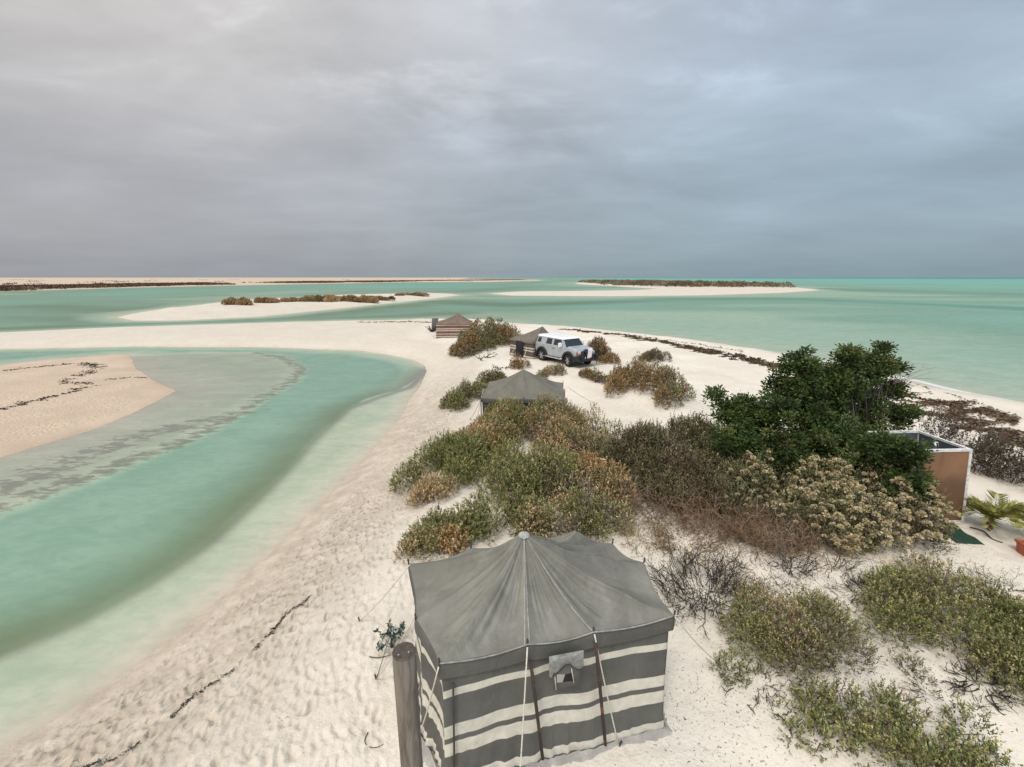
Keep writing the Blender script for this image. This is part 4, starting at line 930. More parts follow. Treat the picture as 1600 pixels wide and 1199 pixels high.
def other_tents():
    # the plain tent, sunk in the dune behind the thicket
    A = at(752, 622, 2.33); w, d, rot = 3.05, 2.5, -.06
    cx, cy = A[0]+w/2*math.cos(rot)+.06, A[1]+d/2+w/2*math.sin(rot)
    top = at_y(818, 577, cy-.1)
    root, cen, org = make_tent('bedouin_tent', 'plain olive grey tent half hidden behind the saltbush thicket', rect_poles(cx, cy, w, d, rot), 2.33, top, .72, ('plain_roof', 'plain_wall', 'valance', 'skirt'), m=14, nr=26, nw=18, val=.16, seed=11, skirt=False, seams=((28, .01),))
    for (u, v), z, g in (((755,608),2.33,(745,655)), ((752,622),2.33,(735,656)), ((886,604),2.33,(932,632))): guy(root, org, at(u, v, z), ground(*g), .012)
    tube('corner_pole', [np.array(at(753, 622, 2.33))-org+np.array([-.03, -.06, 0]), np.array(at(753, 622, 2.33))-org+np.array([-.03, -.08, -1.55])], .022, 'dark_iron', root)
    # the tent beside the car
    B = ground(826, 561); g = B[2]; rot = R(40); w = d = 2.5
    cx = B[0]+math.sin(R(14))*w*.68; cy = B[1]+math.cos(R(14))*w*.68
    top = at_y(848, 510, cy)
    root, cen, org = make_tent('bedouin_tent', 'brown grey striped tent with a dark open doorway, standing behind the parked car', rect_poles(cx, cy, w, d, rot), g+1.22, top, g, ('drab_roof', 'drab_wall', 'drab_roof', 'skirt'), m=12, nr=22, nw=16, val=.14, seed=23, skirt=False)
    # open door on the left hand side: a dark slot with the flap pulled to one side
    q = rect_poles(cx, cy, w, d, rot); L0, L1 = np.array(q[0]), np.array(q[6]); n_ = np.array([-(L1-L0)[1], (L1-L0)[0]]); n_ = n_/np.linalg.norm(n_)
    if np.dot(n_, L0-np.array([cx, cy])) < 0: n_ = -n_
    a, b = L0+(L1-L0)*.38+n_*.05, L0+(L1-L0)*.68+n_*.05
    V = [(*(p-np.array([cx, cy])+n_*e), z) for e in (0, .02) for p, z in ((a, .0), (b, .0), (b, 1.12), (a, 1.12))]
    link('doorway', mesh_quads('doorway', V, [(3,2,1,0),(4,5,6,7),(0,1,5,4),(1,2,6,5),(2,3,7,6),(3,0,4,7)]), MAT['black_gap'], root)
    for (u, v), gg in (((812,530),(797,556)), ((826,536),(814,570))): guy(root, org, at_y(u, v, cy-.6), ground(*gg), .014)
    # the brown tent at the far end
    B = ground(711, 528); g = B[2]; s = zc(B)/F; w = 55*s; d = 2.6; cy = B[1]+d/2; cx = B[0]*cy/B[1]; top = at_y(716, 490, cy)
    root, cen, org = make_tent('bedouin_tent', 'brown striped tent at the far end of the sand spit, farthest of the tents', rect_poles(cx, cy, w, d, .05), g+1.35, top, g, ('brown_roof', 'brown_wall', 'brown_roof', 'skirt'), m=12, nr=22, nw=16, val=.06, seed=31, skirt=False, rise=1.25)
    for (u, v), gg in (((683,509),(678,528)), ((738,509),(744,527))): guy(root, org, at_y(u, v, cy-1.2), ground(*gg), .015)
    # striped panel standing beside it and a low dark heap
    P = ground(680, 518); root = empty('leaning_board', tuple(P), 'dark board standing on edge left of the farthest brown tent', 'board')
    V = []; 
    for x in (-.32, .32):
        for z, y in ((-.05, 0), (1.35, .28)):
            for dy in (0, .07): V.append((x, y+dy, z))
    link('board', mesh_quads('board', V, [(0,2,6,4),(1,5,7,3),(0,1,3,2),(4,6,7,5),(2,3,7,6),(0,4,5,1)]), MAT['valance'], root)
    link('edge_strip', mesh_quads('edge_strip', [(-.40,-.02,0),(-.325,-.02,0),(-.325,.26,1.3),(-.40,.26,1.3),(-.40,.04,0),(-.325,.04,0),(-.325,.32,1.3),(-.40,.32,1.3)], [(3,2,1,0),(4,5,6,7),(0,1,5,4),(1,2,6,5),(2,3,7,6),(3,0,4,7)]), MAT['cap'], root)
    for x in (-.12, .12): tube('strut', [(x, .3, 1.2), (x, .75, 0)], .02, 'dark_iron', root)
    twig_plant((668,682,510,519), 'low dark heap of brushwood beside the standing board', 590, n=26, L=1.0, hmax=.5, rad=.03, up=.2, kids=2, name='brushwood', cat='brushwood', group='dead branches on the sand')
other_tents()

# ------------------------------------------------------------------ the parked car
MAT['silver'] = simple('silver_paint', (.44, .455, .47), .30, .5, .35, var=.04, scale=3, bump=.02, dist=.002)
MAT['white_paint'] = simple('white_paint', (.74, .74, .73), .35, .5, var=.03, scale=3, bump=.02, dist=.002)
MAT['black_plastic'] = simple('black_plastic', (.02, .02, .021), .55, .4, scale=30)
MAT['glass'] = simple('dark_glass', (.018, .024, .025), .07, .7, var=.1, bump=0.0)
MAT['tyre'] = simple('tyre_rubber', (.022, .021, .02), .85, .2, scale=30)
MAT['alloy'] = simple('alloy', (.50, .50, .50), .35, .5, .7, var=.08)
MAT['lamp'] = simple('lamp_glass', (.55, .52, .46), .15, .6, var=.1, bump=0)
MAT['orange_lens'] = simple('orange_lens', (.55, .10, .02), .2, .6, var=.1, bump=0)
MAT['white_cloth'] = simple('white_cloth', (.74, .70, .71), .9, .1, var=.08, scale=12, bump=.4)
def bm_obj(name, bm, mat, parent, bevel=0.0, smooth=False):
    if bevel: bmesh.ops.bevel(bm, geom=[e for e in bm.edges if e.calc_face_angle(0) > .5], offset=bevel, segments=2, affect='EDGES', profile=.6)
    bmesh.ops.recalc_face_normals(bm, faces=bm.faces)
    me = bpy.data.meshes.new(name); bm.to_mesh(me); bm.free()
    if smooth:
        for p in me.polygons: p.use_smooth = True
    return link(name, me, MAT[mat], parent)
def prism_xz(prof, y0, y1, taper=None):
    bm = bmesh.new(); a = [bm.verts.new((x, y0, z)) for x, z in prof]; b = [bm.verts.new((x, y1, z)) for x, z in prof]
    bm.faces.new(a); bm.faces.new(b[::-1]); n = len(prof)
    for i in range(n): bm.faces.new((a[i], b[i], b[(i+1) % n], a[(i+1) % n]))
    return bm
def hexa(c8):
    bm = bmesh.new(); v = [bm.verts.new(p) for p in c8]
    for f in ((3,2,1,0),(4,5,6,7),(0,1,5,4),(1,2,6,5),(2,3,7,6),(3,0,4,7)): bm.faces.new([v[i] for i in f])
    return bm
def box8(x0, x1, y0, y1, z0, z1): return [(x0,y0,z0),(x1,y0,z0),(x1,y1,z0),(x0,y1,z0),(x0,y0,z1),(x1,y0,z1),(x1,y1,z1),(x0,y1,z1)]
def lathe_y(prof, seg=28):               # (radius, y) pairs turned about the y axis
    bm = bmesh.new(); rings = [[bm.verts.new((r*math.cos(2*math.pi*k/seg), y, r*math.sin(2*math.pi*k/seg))) for k in range(seg)] for r, y in prof]
    for a, b in zip(rings[:-1], rings[1:]):
        for k in range(seg): bm.faces.new((a[k], a[(k+1) % seg], b[(k+1) % seg], b[k]))
    bm.faces.new(rings[0]); bm.faces.new(rings[-1][::-1]); return bm
def car():
    fw, rw = ground(888, 573), ground(848, 563.5); d = unit((fw-rw)*np.array([1, 1, 0])); left = np.array([-d[1], d[0], 0]); c = (fw+rw)/2+left*.82
    rz = math.atan2(d[1], d[0]); zg = min(hz(c[0], c[1]), fw[2]+.05)
    root = empty('parked_car', (c[0], c[1], (fw[2]+rw[2])/2-.03), 'silver off road car with a white roof and black bull bar, parked on the sand', 'car', rz)
    root.rotation_euler = (0, -math.atan2(fw[2]-rw[2], 2.69), rz)
    def arc(cx, r, a0, a1, n=9): return [(cx+r*math.cos(R(a0+(a1-a0)*i/n)), .42+r*math.sin(R(a0+(a1-a0)*i/n))) for i in range(n+1)]
    prof = [(2.02,.62),(2.06,.95),(1.98,1.10),(1.55,1.185),(1.02,1.215),(-2.02,1.235),(-2.10,1.1),(-2.08,.66)]+[(-1.86,.60)]+arc(-1.35, .49, 172, 8)+[(.82,.52)]+arc(1.34, .49, 172, 8)
    bm = prism_xz(prof, -.87, .87)
    body = bm_obj('body', bm, 'silver', root)
    b2 = body.modifiers.new('bevel', 'BEVEL'); b2.width = .022; b2.segments = 2; b2.limit_method = 'ANGLE'; b2.angle_limit = R(50)
    bm_obj('bonnet', hexa([(1.05,-.74,1.20),(1.92,-.72,1.11),(1.92,.72,1.11),(1.05,.74,1.20),(1.08,-.62,1.275),(1.86,-.62,1.185),(1.86,.62,1.185),(1.08,.62,1.275)]), 'silver', root, .02)
    bm_obj('underbody', hexa(box8(-2.0, 1.95, -.6, .6, .34, .7)), 'black_plastic', root)
    # cabin
    B0, B1, T0, T1_ = (-2.03, .86), (1.0, .84), (-1.93, .70), (.60, .69); zb, zt = 1.20, 1.70
    bm_obj('cabin', hexa([(B0[0],-B0[1],zb),(B1[0],-B1[1],zb),(B1[0],B1[1],zb),(B0[0],B0[1],zb),(T0[0],-T0[1],zt),(T1_[0],-T1_[1],zt),(T1_[0],T1_[1],zt),(T0[0],T0[1],zt)]), 'silver', root, .03)
    bm_obj('roof', hexa([(-2.0,-.745,1.69),(.70,-.735,1.685),(.70,.735,1.685),(-2.0,.745,1.69),(-1.88,-.66,1.81),(.46,-.66,1.80),(.46,.66,1.80),(-1.88,.66,1.81)]), 'white_paint', root, .035)
    def side(x0, x1, t0, t1, s, name):   # pane on the leaning cabin flank
        def P(x, t, e): return (x-(x+.5)*.06*t, s*(.853+e-.155*t), zb+.5*t)
        q = [(x0, t0), (x1, t0), (x1-.04-(.16 if x1 > .5 else 0), t1), (x0+.03, t1)]
        bm_obj(name, hexa([P(x, t, -.02) for x, t in q]+[P(x, t, .008) for x, t in q]), 'glass', root, .006)
    for s in (-1, 1):
        side(-.20, .72, .14, .86, s, 'front_window'); side(-.98, -.38, .14, .86, s, 'rear_window'); side(-1.95, -1.55, .18, .82, s, 'quarter_window')
        # doors are marked by a shallow panel and a handle
        dr = bm_obj('door', hexa([(-.33,s*.865,.62),(.86,s*.865,.62),(.93,s*.862,1.15),(-.33,s*.862,1.16),(-.31,s*.888,.64),(.84,s*.888,.64),(.90,s*.876,1.13),(-.31,s*.876,1.14)]), 'silver', root, .008)
        bm_obj('handle', hexa([(-.22,s*.886,1.04),(-.04,s*.886,1.04),(-.04,s*.91,1.04),(-.22,s*.91,1.04),(-.22,s*.882,1.075),(-.04,s*.882,1.075),(-.04,s*.905,1.075),(-.22,s*.905,1.075)]), 'black_plastic', dr)
        bm_obj('wing_mirror', hexa([(.62,s*.90,1.27),(.74,s*.88,1.27),(.74,s*1.10,1.25),(.62,s*1.12,1.25),(.60,s*.90,1.50),(.70,s*.88,1.48),(.70,s*1.10,1.46),(.60,s*1.12,1.48)]), 'white_paint', root, .03)
        for cx in (1.34, -1.35):
            bm = bmesh.new(); n = 14; o = []
            for i in range(n+1):
                a = R(186-192*i/n)
                o.append([bm.verts.new((cx+r*math.cos(a)*(1.0), s*y, .42+r*math.sin(a))) for r, y in ((.485,.80),(.485,.95),(.60,.935),(.61,.865))])
            for p, q in zip(o[:-1], o[1:]):
                for k in range(4): bm.faces.new((p[k], p[(k+1) % 4], q[(k+1) % 4], q[k]))
            bm.faces.new(o[0]); bm.faces.new(o[-1][::-1]); bm_obj('wheel_flare', bm, 'black_plastic', root)
            wr = Matrix.Translation((cx, s*.80, .41))
            wh = bpy.data.objects.new('wheel', None); C.objects.link(wh); wh.parent = root; wh.location = (cx, s*.80, .41)
            if cx > 0: wh.rotation_euler = (0, 0, R(-14))
            bm_obj('tyre', lathe_y([(.24,-.12),(.36,-.135),(.405,-.10),(.41,0),(.405,.10),(.36,.135),(.24,.12)]), 'tyre', wh, smooth=True)
            rim = lathe_y([(.05,.10),(.23,.085),(.25,.125),(.262,.125),(.262,-.125),(.25,-.125),(.05,-.10)]); bm_obj('rim', rim, 'black_plastic', wh)
            bm = bmesh.new()
            for k in range(6):
                a = 2*math.pi*k/6; r_ = Matrix.Rotation(a, 4, 'Y')
                for sy in (-1, 1):
                    vs = [bm.verts.new(r_ @ Vector(p)) for p in ((.05,sy*.10,-.04),(.245,sy*.10,-.032),(.245,sy*.10,.032),(.05,sy*.10,.04),(.05,sy*.14,-.032),(.245,sy*.128,-.025),(.245,sy*.128,.025),(.05,sy*.14,.032))]
                    for f in ((3,2,1,0),(4,5,6,7),(0,1,5,4),(1,2,6,5),(2,3,7,6),(3,0,4,7)): bm.faces.new([vs[i] for i in f])
            bm_obj('spokes', bm, 'alloy', wh)
        tube('side_step', [(-.88, s*.99, .46), (-.7, s*1.0, .45), (.65, s*1.0, .45), (.84, s*.97, .47)], .045, 'alloy', root, 8)
        hl = lathe_y([(.02,.0),(.085,.0),(.10,.02),(.10,.06)], 18); bmesh.ops.rotate(hl, cent=(0,0,0), matrix=Matrix.Rotation(R(90), 3, 'Z'), verts=hl.verts); bmesh.ops.translate(hl, vec=(2.105, s*.58, .98), verts=hl.verts)
        bm_obj('headlight', hl, 'lamp', root)
        bm_obj('indicator', hexa(box8(2.0, 2.07, s*.80-.06, s*.80+.06, .88, 1.04)), 'orange_lens', root, .01)
        bm_obj('tail_lamp', hexa(box8(-2.12, -2.06, s*.74-.07, s*.74+.07, .92, 1.16)), 'orange_lens', root, .01)
    bm_obj('windscreen', hexa([(1.0-.012,-.74,zb+.05),(1.0+.0,-.74,zb+.05),(1.0,.74,zb+.05),(.988,.74,zb+.05),(.64,-.64,zt-.035),(.655,-.64,zt-.035),(.655,.64,zt-.035),(.64,.64,zt-.035)]), 'glass', root)
    bm_obj('grille', hexa(box8(2.03, 2.085, -.46, .46, .86, 1.06)), 'black_plastic', root, .01)
    bm_obj('bumper', hexa(box8(1.92, 2.26, -.90, .90, .46, .80)), 'black_plastic', root, .05)
    bm_obj('rear_bumper', hexa(box8(-2.27, -2.02, -.88, .88, .48, .76)), 'black_plastic', root, .05)
    bb = tube('bull_bar', [(2.30,-.62,.55),(2.34,-.60,.80),(2.32,-.52,1.12),(2.32,-.40,1.19),(2.32,.40,1.19),(2.32,.52,1.12),(2.34,.60,.80),(2.30,.62,.55)], .05, 'black_plastic', root, 8)
    for y in (-.22, .22): tube('bar_upright', [(2.32, y, .55), (2.32, y, 1.18)], .04, 'black_plastic', bb, 8)
    bm_obj('number_plate', hexa(box8(2.262, 2.275, -.30, .22, .62, .74)), 'white_paint', root)
    sp = lathe_y([(.2,-.12),(.37,-.13),(.405,-.08),(.405,.08),(.37,.13),(.2,.12)]); bmesh.ops.rotate(sp, cent=(0,0,0), matrix=Matrix.Rotation(R(90), 3, 'Z'), verts=sp.verts); bmesh.ops.translate(sp, vec=(-2.25, .1, 1.02), verts=sp.verts); bm_obj('spare_wheel', sp, 'tyre', root, smooth=True)
    # cloth hung over the bull bar
    V, n, m = [], 8, 12
    for j in range(m):
        for i in range(n):
            s, t = i/(n-1), j/(m-1); L = t*1.0; x, z = (2.30+.0*L, 1.245) if L < .1 else (2.385+.012*math.sin(7*s+4*t), 1.25-(L-.08)*.62)
            V.append((x if L >= .1 else 2.26+L*1.1, -.16+s*.38-.05*t, z+.012*math.sin(9*s)*t))
    mw = Matrix.LocRotScale(root.location, root.rotation_euler, (1, 1, 1))
    idx = np.arange(n*m).reshape(m, n); Q = np.stack([idx[:-1, :-1], idx[1:, :-1], idx[1:, 1:], idx[:-1, 1:]], -1).reshape(-1, 4)
    cl = link('hanging_cloth', mesh_quads('hanging_cloth', V, Q, True), MAT['white_cloth']); cl.matrix_world = mw
    so = cl.modifiers.new('thick', 'SOLIDIFY'); so.thickness = .008
    tag(cl, 'white cloth hanging over the black bull bar of the parked car', 'cloth')
car()

# ------------------------------------------------------------------ post, cubicle and small things
def post_material():
    t = NT('weathered_timber'); v = t.mapped((9, 9, .9)); n = t.noise(3, 6, .65, v, .4)
    c = t.mix(t.mr(n, .3, .7), (.115, .092, .07), (.27, .23, .185)); c = t.mix(t.mr(t.noise(1.2, 4, .6, t.mapped((6, 6, .5))), .55, .68, 0, .7), c, (.06, .045, .035))
    c = t.mix(t.mr(t.noise(2.2, 4, .6), .5, .7, 0, .3), c, (.20, .19, .165))
    return t.done(t.principled(c, .85, .2, 0, t.bump(n, .6, .02)))
MAT['timber'] = post_material()
def post():
    x, y = -.597, 1.985; zg = hz(x, y); zt = 4.50
    root = empty('timber_post', (x, y, zg), 'round weathered timber post in front of the striped tent', 'post'); rng = np.random.default_rng(3)
    H = zt-zg; n = 36; rows = 60; V = []
    a = np.linspace(0, 2*np.pi, n+1)[:-1]
    for j in range(rows):
        z = -.3+(H+.3)*j/(rows-1); r = .064*(1+.03*(vnoise(a*3, a*0+z*.8, 2)-.5)); crack = np.exp(-((a-4.35-.05*math.sin(z*3))/.06)**2)*.014
        rr = r-crack-(.004 if j == rows-1 else 0); V.append(np.stack([rr*np.cos(a), rr*np.sin(a), z+0*a], 1))
    V = np.concatenate(V); Q = [(i*n+k, i*n+(k+1) % n, (i+1)*n+(k+1) % n, (i+1)*n+k) for i in range(rows-1) for k in range(n)]
    me = bpy.data.meshes.new('shaft'); me.from_pydata(V.tolist(), [], Q); me.update()
    for p in me.polygons: p.use_smooth = True
    link('shaft', me, MAT['timber'], root)
    c = [(0, 0, H-.006)]+[(r*math.cos(q), r*math.sin(q), H-.002-.004*(r < .05)) for r in (.03, .058) for q in a]+[(.0625*math.cos(q), .0625*math.sin(q), H-.008) for q in a]
    Fc = [(0, 1+k, 1+(k+1) % n) for k in range(n)]+[(1+b*n+k, 1+(b+1)*n+k, 1+(b+1)*n+(k+1) % n, 1+b*n+(k+1) % n) for b in (0, 1) for k in range(n)]
    me = bpy.data.meshes.new('top_face'); me.from_pydata(c, [], Fc); me.update(); MAT['end_grain'] = simple('end_grain', (.085, .07, .055), .85, .2, scale=30, bump=.5); link('top_face', me, MAT['end_grain'], root)
    for px_, py_ in ((-.022, -.03), (.03, -.012)): bm_obj('nail', hexa(box8(px_-.004, px_+.004, py_-.004, py_+.004, H-.006, H+.004)), 'alloy', root)
post()
def panel_material():
    t = NT('orange_board'); sp = t.n('ShaderNodeSeparateXYZ'); t.L.new(t.obj(), sp.inputs[0])
    n = t.noise(1.4, 5, .6); c = t.mix(t.mr(n, .3, .7), (.215, .112, .058), (.275, .143, .074))
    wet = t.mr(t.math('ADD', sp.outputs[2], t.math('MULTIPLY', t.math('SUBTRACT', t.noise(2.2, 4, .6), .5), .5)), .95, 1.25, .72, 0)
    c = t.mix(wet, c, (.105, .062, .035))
    c = t.mix(t.mr(t.noise(1.0, 4, .6, t.mapped((3, 3, .3))), .55, .7, 0, .5), c, (.16, .095, .055))
    return t.done(t.principled(c, .5, .3, 0, t.bump(n, .1, .01)))
MAT['orange_board'] = panel_material(); MAT['white_trim'] = simple('white_trim', (.66, .64, .60), .55, scale=12)
MAT['grey_inside'] = simple('grey_lining', (.10, .12, .135), .6, scale=5); MAT['green_mat'] = simple('green_mat', (.014, .042, .02), .8, scale=40, bump=.6); MAT['red_box'] = simple('red_plastic', (.36, .085, .045), .5, scale=9)
def cubicle():
    P = ground(1503, 816); yf = P[1]; g = P[2]; tr = at_y(1517, 703, yf); tl = at_y(1434, 700, yf); Hh = (tr[2]+tl[2])/2-g
    x1 = P[0]+.02; x0 = x1-1.30; dep = 1.2
    lean = .0
    root = empty('cubicle', (x1, yf, g), 'orange brown open topped cubicle with white edges, half behind the leafy tree', 'cubicle', R(3))
    w = x1-x0
    def B(n, b, m, bev=.006): return bm_obj(n, hexa(box8(*b)), m, root, bev)
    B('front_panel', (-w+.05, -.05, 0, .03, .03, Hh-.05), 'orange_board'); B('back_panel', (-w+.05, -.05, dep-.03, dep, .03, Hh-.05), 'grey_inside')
    B('side_panel', (-.03, 0, .05, dep-.05, .03, Hh-.05), 'grey_inside'); B('side_panel', (-w, -w+.03, .05, dep-.05, .03, Hh-.05), 'grey_inside')
    for x in (-w, -.05): 
        for y in (-.012, dep-.05): B('corner_post', (x, x+.062, y, y+.062, 0, Hh-.052), 'white_trim')
    B('top_rail', (-w, .012, -.014, .05, Hh-.05, Hh), 'white_trim'); B('top_rail', (-w, .012, dep-.05, dep+.012, Hh-.05, Hh), 'white_trim')
    B('top_rail', (-.05, .012, .052, dep-.052, Hh-.05, Hh), 'white_trim'); B('top_rail', (-w, -w+.062, .052, dep-.052, Hh-.05, Hh), 'white_trim')
    B('bottom_rail', (-w+.07, -.055, -.012, .04, .0, .05), 'white_trim')
    tube('hanging_hose', [(-.5, .3, Hh-.03), (-.38, .45, Hh-.02), (-.2, .55, Hh-.06), (-.09, .6, Hh-.3)], .02, 'white_trim', root)
    B('cistern', (-.75, -.45, dep-.25, dep-.04, Hh-.75, Hh-.25), 'grey_inside')
    for c in root.children:
        for v in c.data.vertices: v.co.x -= .145*v.co.z
    M0 = ground(1500, 834); V = []; n = 14
    for j in range(n):
        for i in range(n):
            x, y = M0[0]-.42+.6*i/(n-1), M0[1]-.35+.75*j/(n-1); V.append((x-M0[0], y-M0[1], hz(x, y)-M0[2]+.02+.015*math.sin(i*1.3)*math.cos(j*.9)))
    idx = np.arange(n*n).reshape(n, n); Q = np.stack([idx[:-1, :-1], idx[:-1, 1:], idx[1:, 1:], idx[1:, :-1]], -1).reshape(-1, 4)
    o = link('ground_mat', mesh_quads('ground_mat', V, Q, True), MAT['green_mat']); o.location = M0; o.modifiers.new('t', 'SOLIDIFY').thickness = .01; tag(o, 'dark green mat lying on the sand before the orange cubicle', 'mat')
    K = ground(1618, 872); root = empty('plastic_box', tuple(K), 'red brown plastic box on the sand, cut by the right edge', 'box', R(-12))
    bm = hexa([(-.17,-.2,-.02),(.33,-.2,-.02),(.33,.2,-.02),(-.17,.2,-.02),(-.2,-.23,.22),(.36,-.23,.22),(.36,.23,.22),(-.2,.23,.22)]); bm_obj('box_wall', bm, 'red_box', root, .02)
    for b in ((-.22,.38,-.25,-.20,.20,.245), (-.22,.38,.20,.25,.20,.245), (-.22,-.17,-.198,.198,.20,.245), (.33,.38,-.198,.198,.20,.245)): bm_obj('rim', hexa(box8(*b)), 'red_box', root, .008)
cubicle()
def small_things():
    def stick(name, label, pts, r, mat='dark_iron', r1=None, grp='sticks lying on the beach beside the striped tent'):
        P = [ground(u, v)+np.array([0, 0, r*.8+h]) for u, v, h in pts]; o = np.array(P[0]); P = smooth_line(np.array(P)-o, 5)
        ob = tube(name, P, r, mat, None, 6, r1 or r*.6); ob.location = o; tag(ob, label, 'stick', grp)
    MAT['dead_wood'] = simple('dead_wood', (.075, .06, .05), .85, .2, scale=20)
    stick('stick', 'dark hooked stick on the beach left of the post', [(575,1145,0),(570,1160,.01),(578,1168,0),(590,1169,.01),(599,1163,.0)], .006, 'dead_wood')
    stick('stick', 'short bent stick beside the top left of the post', [(577,1027,0),(592,1030,.02),(612,1029,.06)], .008, 'dead_wood')
    stick('stick', 'thin straight stick leaning behind the post', [(588,1062,0),(600,1035,.1),(610,1015,.22)], .006, 'dead_wood')
    stick('stick', 'dark crooked branch on sand right of the orange cubicle', [(1515,825,0),(1535,832,.02),(1550,843,0),(1566,849,.0)], .018, 'dead_wood', grp='sticks lying near the cubicle')
    stick('stick', 'small dark stick on the sand right of the striped tent', [(1168,1102,0),(1176,1112,.005),(1180,1117,0)], .008, 'dead_wood')
    # leafy sprig by the tent corner
    P = ground(612, 1012); root = empty('leafy_sprig', tuple(P), 'blue green leafy sprig standing by the left side of the striped tent', 'plant'); vg, vs = Veg(900), Veg(901); rng = vg.rng
    d = rng.normal(0, .5, (9, 3))+np.array([0, 0, 1.0]); St = wander(rng, np.zeros((9, 3)), d, .34, 6, .2); vs.tubes(St, np.linspace(.006, .003, 6)[None]*np.ones((9, 1)), pick(rng, DKT, 9))
    T = np.concatenate([St[:, 3], St[:, 4], St[:, 5]]); T = np.repeat(T, 7, 0); n = len(T)
    vg.leaves(T, rng.normal(0, .7, (n, 3))+np.array([0, 0, .3]), rng.uniform(.05, .1, n), rng.uniform(.03, .05, n), pick(rng, [(.06,.10,.075), (.1,.14,.11), (.32,.36,.32), (.04,.07,.055)], n))
    vg.build('foliage', 'leaf', root); vs.build('stem', 'twig', root)
small_things()

# ------------------------------------------------------------------ seaweed lines and litter on the sand
def wrack(name, label, lines, seed, pal, cat='seaweed', cont=False):
    vg = Veg(seed); rng = vg.rng
    for px, wid, dens, L in lines:
        q = smooth_line([ground(u, v)[:2] for u, v in px], 14); seg = np.linalg.norm(np.diff(q, axis=0), axis=1); tot = seg.sum(); n = int(dens*tot*max(wid, .1)); cum = np.concatenate([[0], np.cumsum(seg)])
        s = rng.random(n)*tot; i = np.clip(np.searchsorted(cum, s)-1, 0, len(seg)-1); t = ((s-cum[i])/seg[i])[:, None]; p = q[i]*(1-t)+q[i+1]*t
        T = unit(q[i+1]-q[i]); Nn = np.stack([-T[:, 1], T[:, 0]], 1); clump = fbm(s*.55, s*0, 3, seed); clump2 = fbm(s*2.3/max(wid, .3)**.5, s*0+4, 3, seed+1)
        p = p+Nn*(rng.normal(0, 1, n)*wid*.42*(.25+1.3*np.clip(clump-.2, 0, 1)) + (clump2-.5)*wid*1.6)[:, None]
        ok = (rng.random(n) < np.clip((clump2-.34)*3.6, .06, 1)) if cont else (fbm(p[:, 0]*1.3/max(wid, .25)**.5, p[:, 1]*1.3/max(wid, .25)**.5, 3, seed+2) > .36) & (clump > .22); p, T = p[ok], T[ok]; n = len(p)
        g = np.maximum(field(p[:, 0], p[:, 1]), -.02); P = np.stack([p[:, 0], p[:, 1], g+rng.uniform(0, .03, n)*min(1, wid*2+.3)+.004], 1)
        D = np.stack([T[:, 0]+rng.normal(0, .7, n), T[:, 1]+rng.normal(0, .7, n), rng.normal(.05, .16, n)], 1)
        vg.leaves(P, D, L*rng.uniform(.5, 1.4, n), L*.34*rng.uniform(.6, 1.3, n), pick(rng, pal, n, .25), .5, .35)
    tag(vg.build(name, 'twig'), label, cat, kind='stuff')
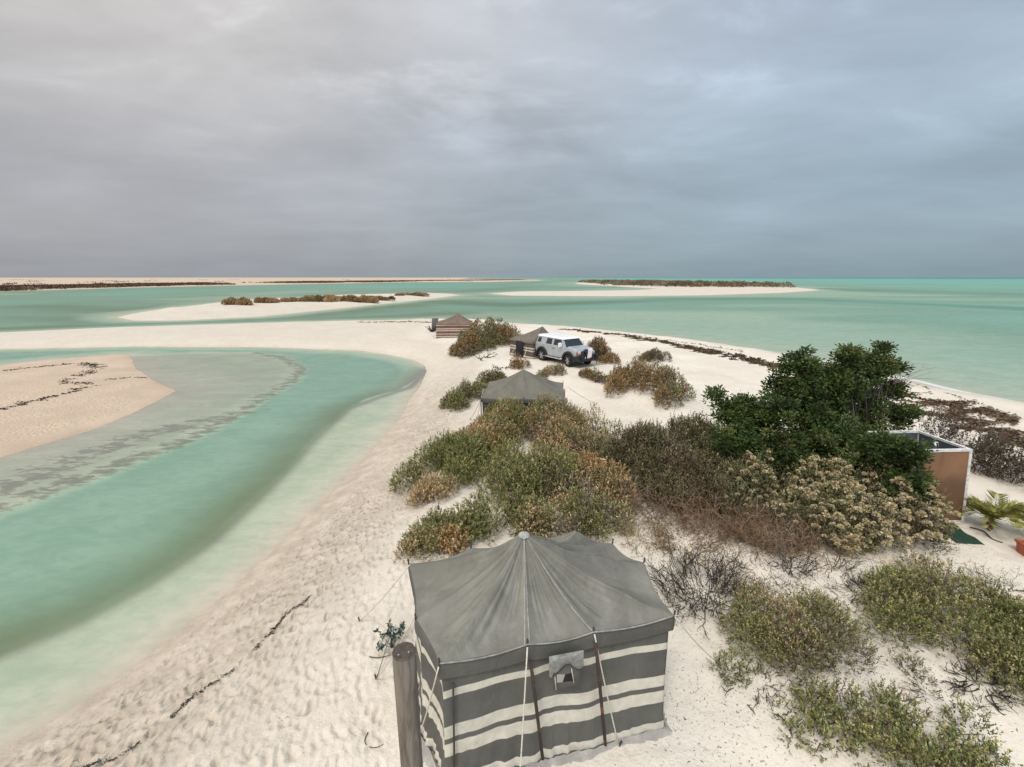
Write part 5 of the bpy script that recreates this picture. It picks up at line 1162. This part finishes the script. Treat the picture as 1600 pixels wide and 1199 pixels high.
def all_wrack():
    SW = [(.13,.088,.06), (.165,.11,.075), (.09,.062,.045), (.21,.15,.10)]; DK = [(.05,.042,.036), (.075,.06,.05), (.035,.03,.028)]
    wrack('seaweed_drift', 'brown seaweed drift along the right hand beach', [([(875,515.5),(940,521),(1000,530),(1060,540),(1120,551),(1170,562),(1236,576)], .85, 330, .22), ([(1000,525),(1080,537),(1160,550)], .25, 80, .18), ([(1060,541),(1130,555),(1200,570),(1240,578)], 1.0, 300, .22),
          ([(1395,612),(1440,628),(1490,637),(1535,645),(1585,653)], 1.9, 480, .17), ([(1405,632),(1460,648),(1520,664),(1600,690),(1660,712)], 1.6, 420, .16), ([(1430,600),(1500,622),(1600,655)], .15, 120, .12), ([(560,503.5),(620,503.5),(675,504)], .5, 60, .3)], 910, SW)
    wrack('seaweed_line', 'thin dark broken line of seaweed on the near beach', [([(488,930),(470,945),(450,958),(425,985),(398,1016)], .07, 4600, .035), ([(372,1044),(345,1062),(312,1082),(290,1098),(266,1122)], .09, 4600, .035), ([(228,1154),(200,1176),(170,1188),(130,1202),(90,1222)], .09, 4600, .035), ([(415,1126),(450,1124)], .1, 500, .03)], 920, DK, cont=True)
    wrack('sandbar_seaweed', 'dark patches of seaweed on the low pink sandbar', [([(0,580),(60,574),(125,568),(150,572)], .3, 110, .16), ([(122,569),(140,569),(156,575)], .6, 130, .16), ([(156,576),(120,590),(105,597),(140,602),(120,610),(95,618),(55,626),(12,640)], .55, 130, .14), ([(165,594),(210,590),(235,592)], .3, 80, .14)], 930, DK)
    vg = Veg(940); rng = vg.rng; n = 5200
    c = [ground(u, v)[:2] for u, v in ((1180,1000),(1320,1010),(1130,900),(1260,880),(1050,860),(1430,1000),(1360,1120),(1110,1120),(1000,640),(860,600),(1180,1150),(1560,900))]
    i = rng.integers(0, len(c), n); p = np.array(c)[i]+rng.normal(0, .75, (n, 2)); ok = np.hypot(p[:, 0]-T1[0], p[:, 1]-T1[1]) > 1.5; p = p[ok]; n = len(p)
    P = np.stack([p[:, 0], p[:, 1], field(p[:, 0], p[:, 1])+.004], 1)
    vg.leaves(P, np.stack([rng.normal(size=n), rng.normal(size=n), rng.normal(.05, .2, n)], 1), rng.uniform(.012, .05, n), rng.uniform(.004, .014, n), pick(rng, [(.10,.075,.05), (.17,.125,.08), (.06,.05,.04), (.24,.18,.11)], n))
    c2 = [ground(u, v)[:2] for u, v in ((1010,815),(1080,838),(1150,848),(1230,858),(1300,868),(1370,866),(1440,862),(960,800),(1040,845),(1120,862))]; n = 5200
    p = np.array(c2)[rng.integers(0, len(c2), n)]+rng.normal(0, .42, (n, 2)); P = np.stack([p[:, 0], p[:, 1], field(p[:, 0], p[:, 1])+.006], 1)
    vg.leaves(P, np.stack([rng.normal(size=n), rng.normal(size=n), rng.normal(.1, .25, n)], 1), rng.uniform(.03, .12, n), rng.uniform(.005, .014, n), pick(rng, REDT+TAN, n))
    tag(vg.build('leaf_litter', 'twig'), 'bits of dry leaf and twig scattered over the white sand', 'litter', kind='stuff')
all_wrack()
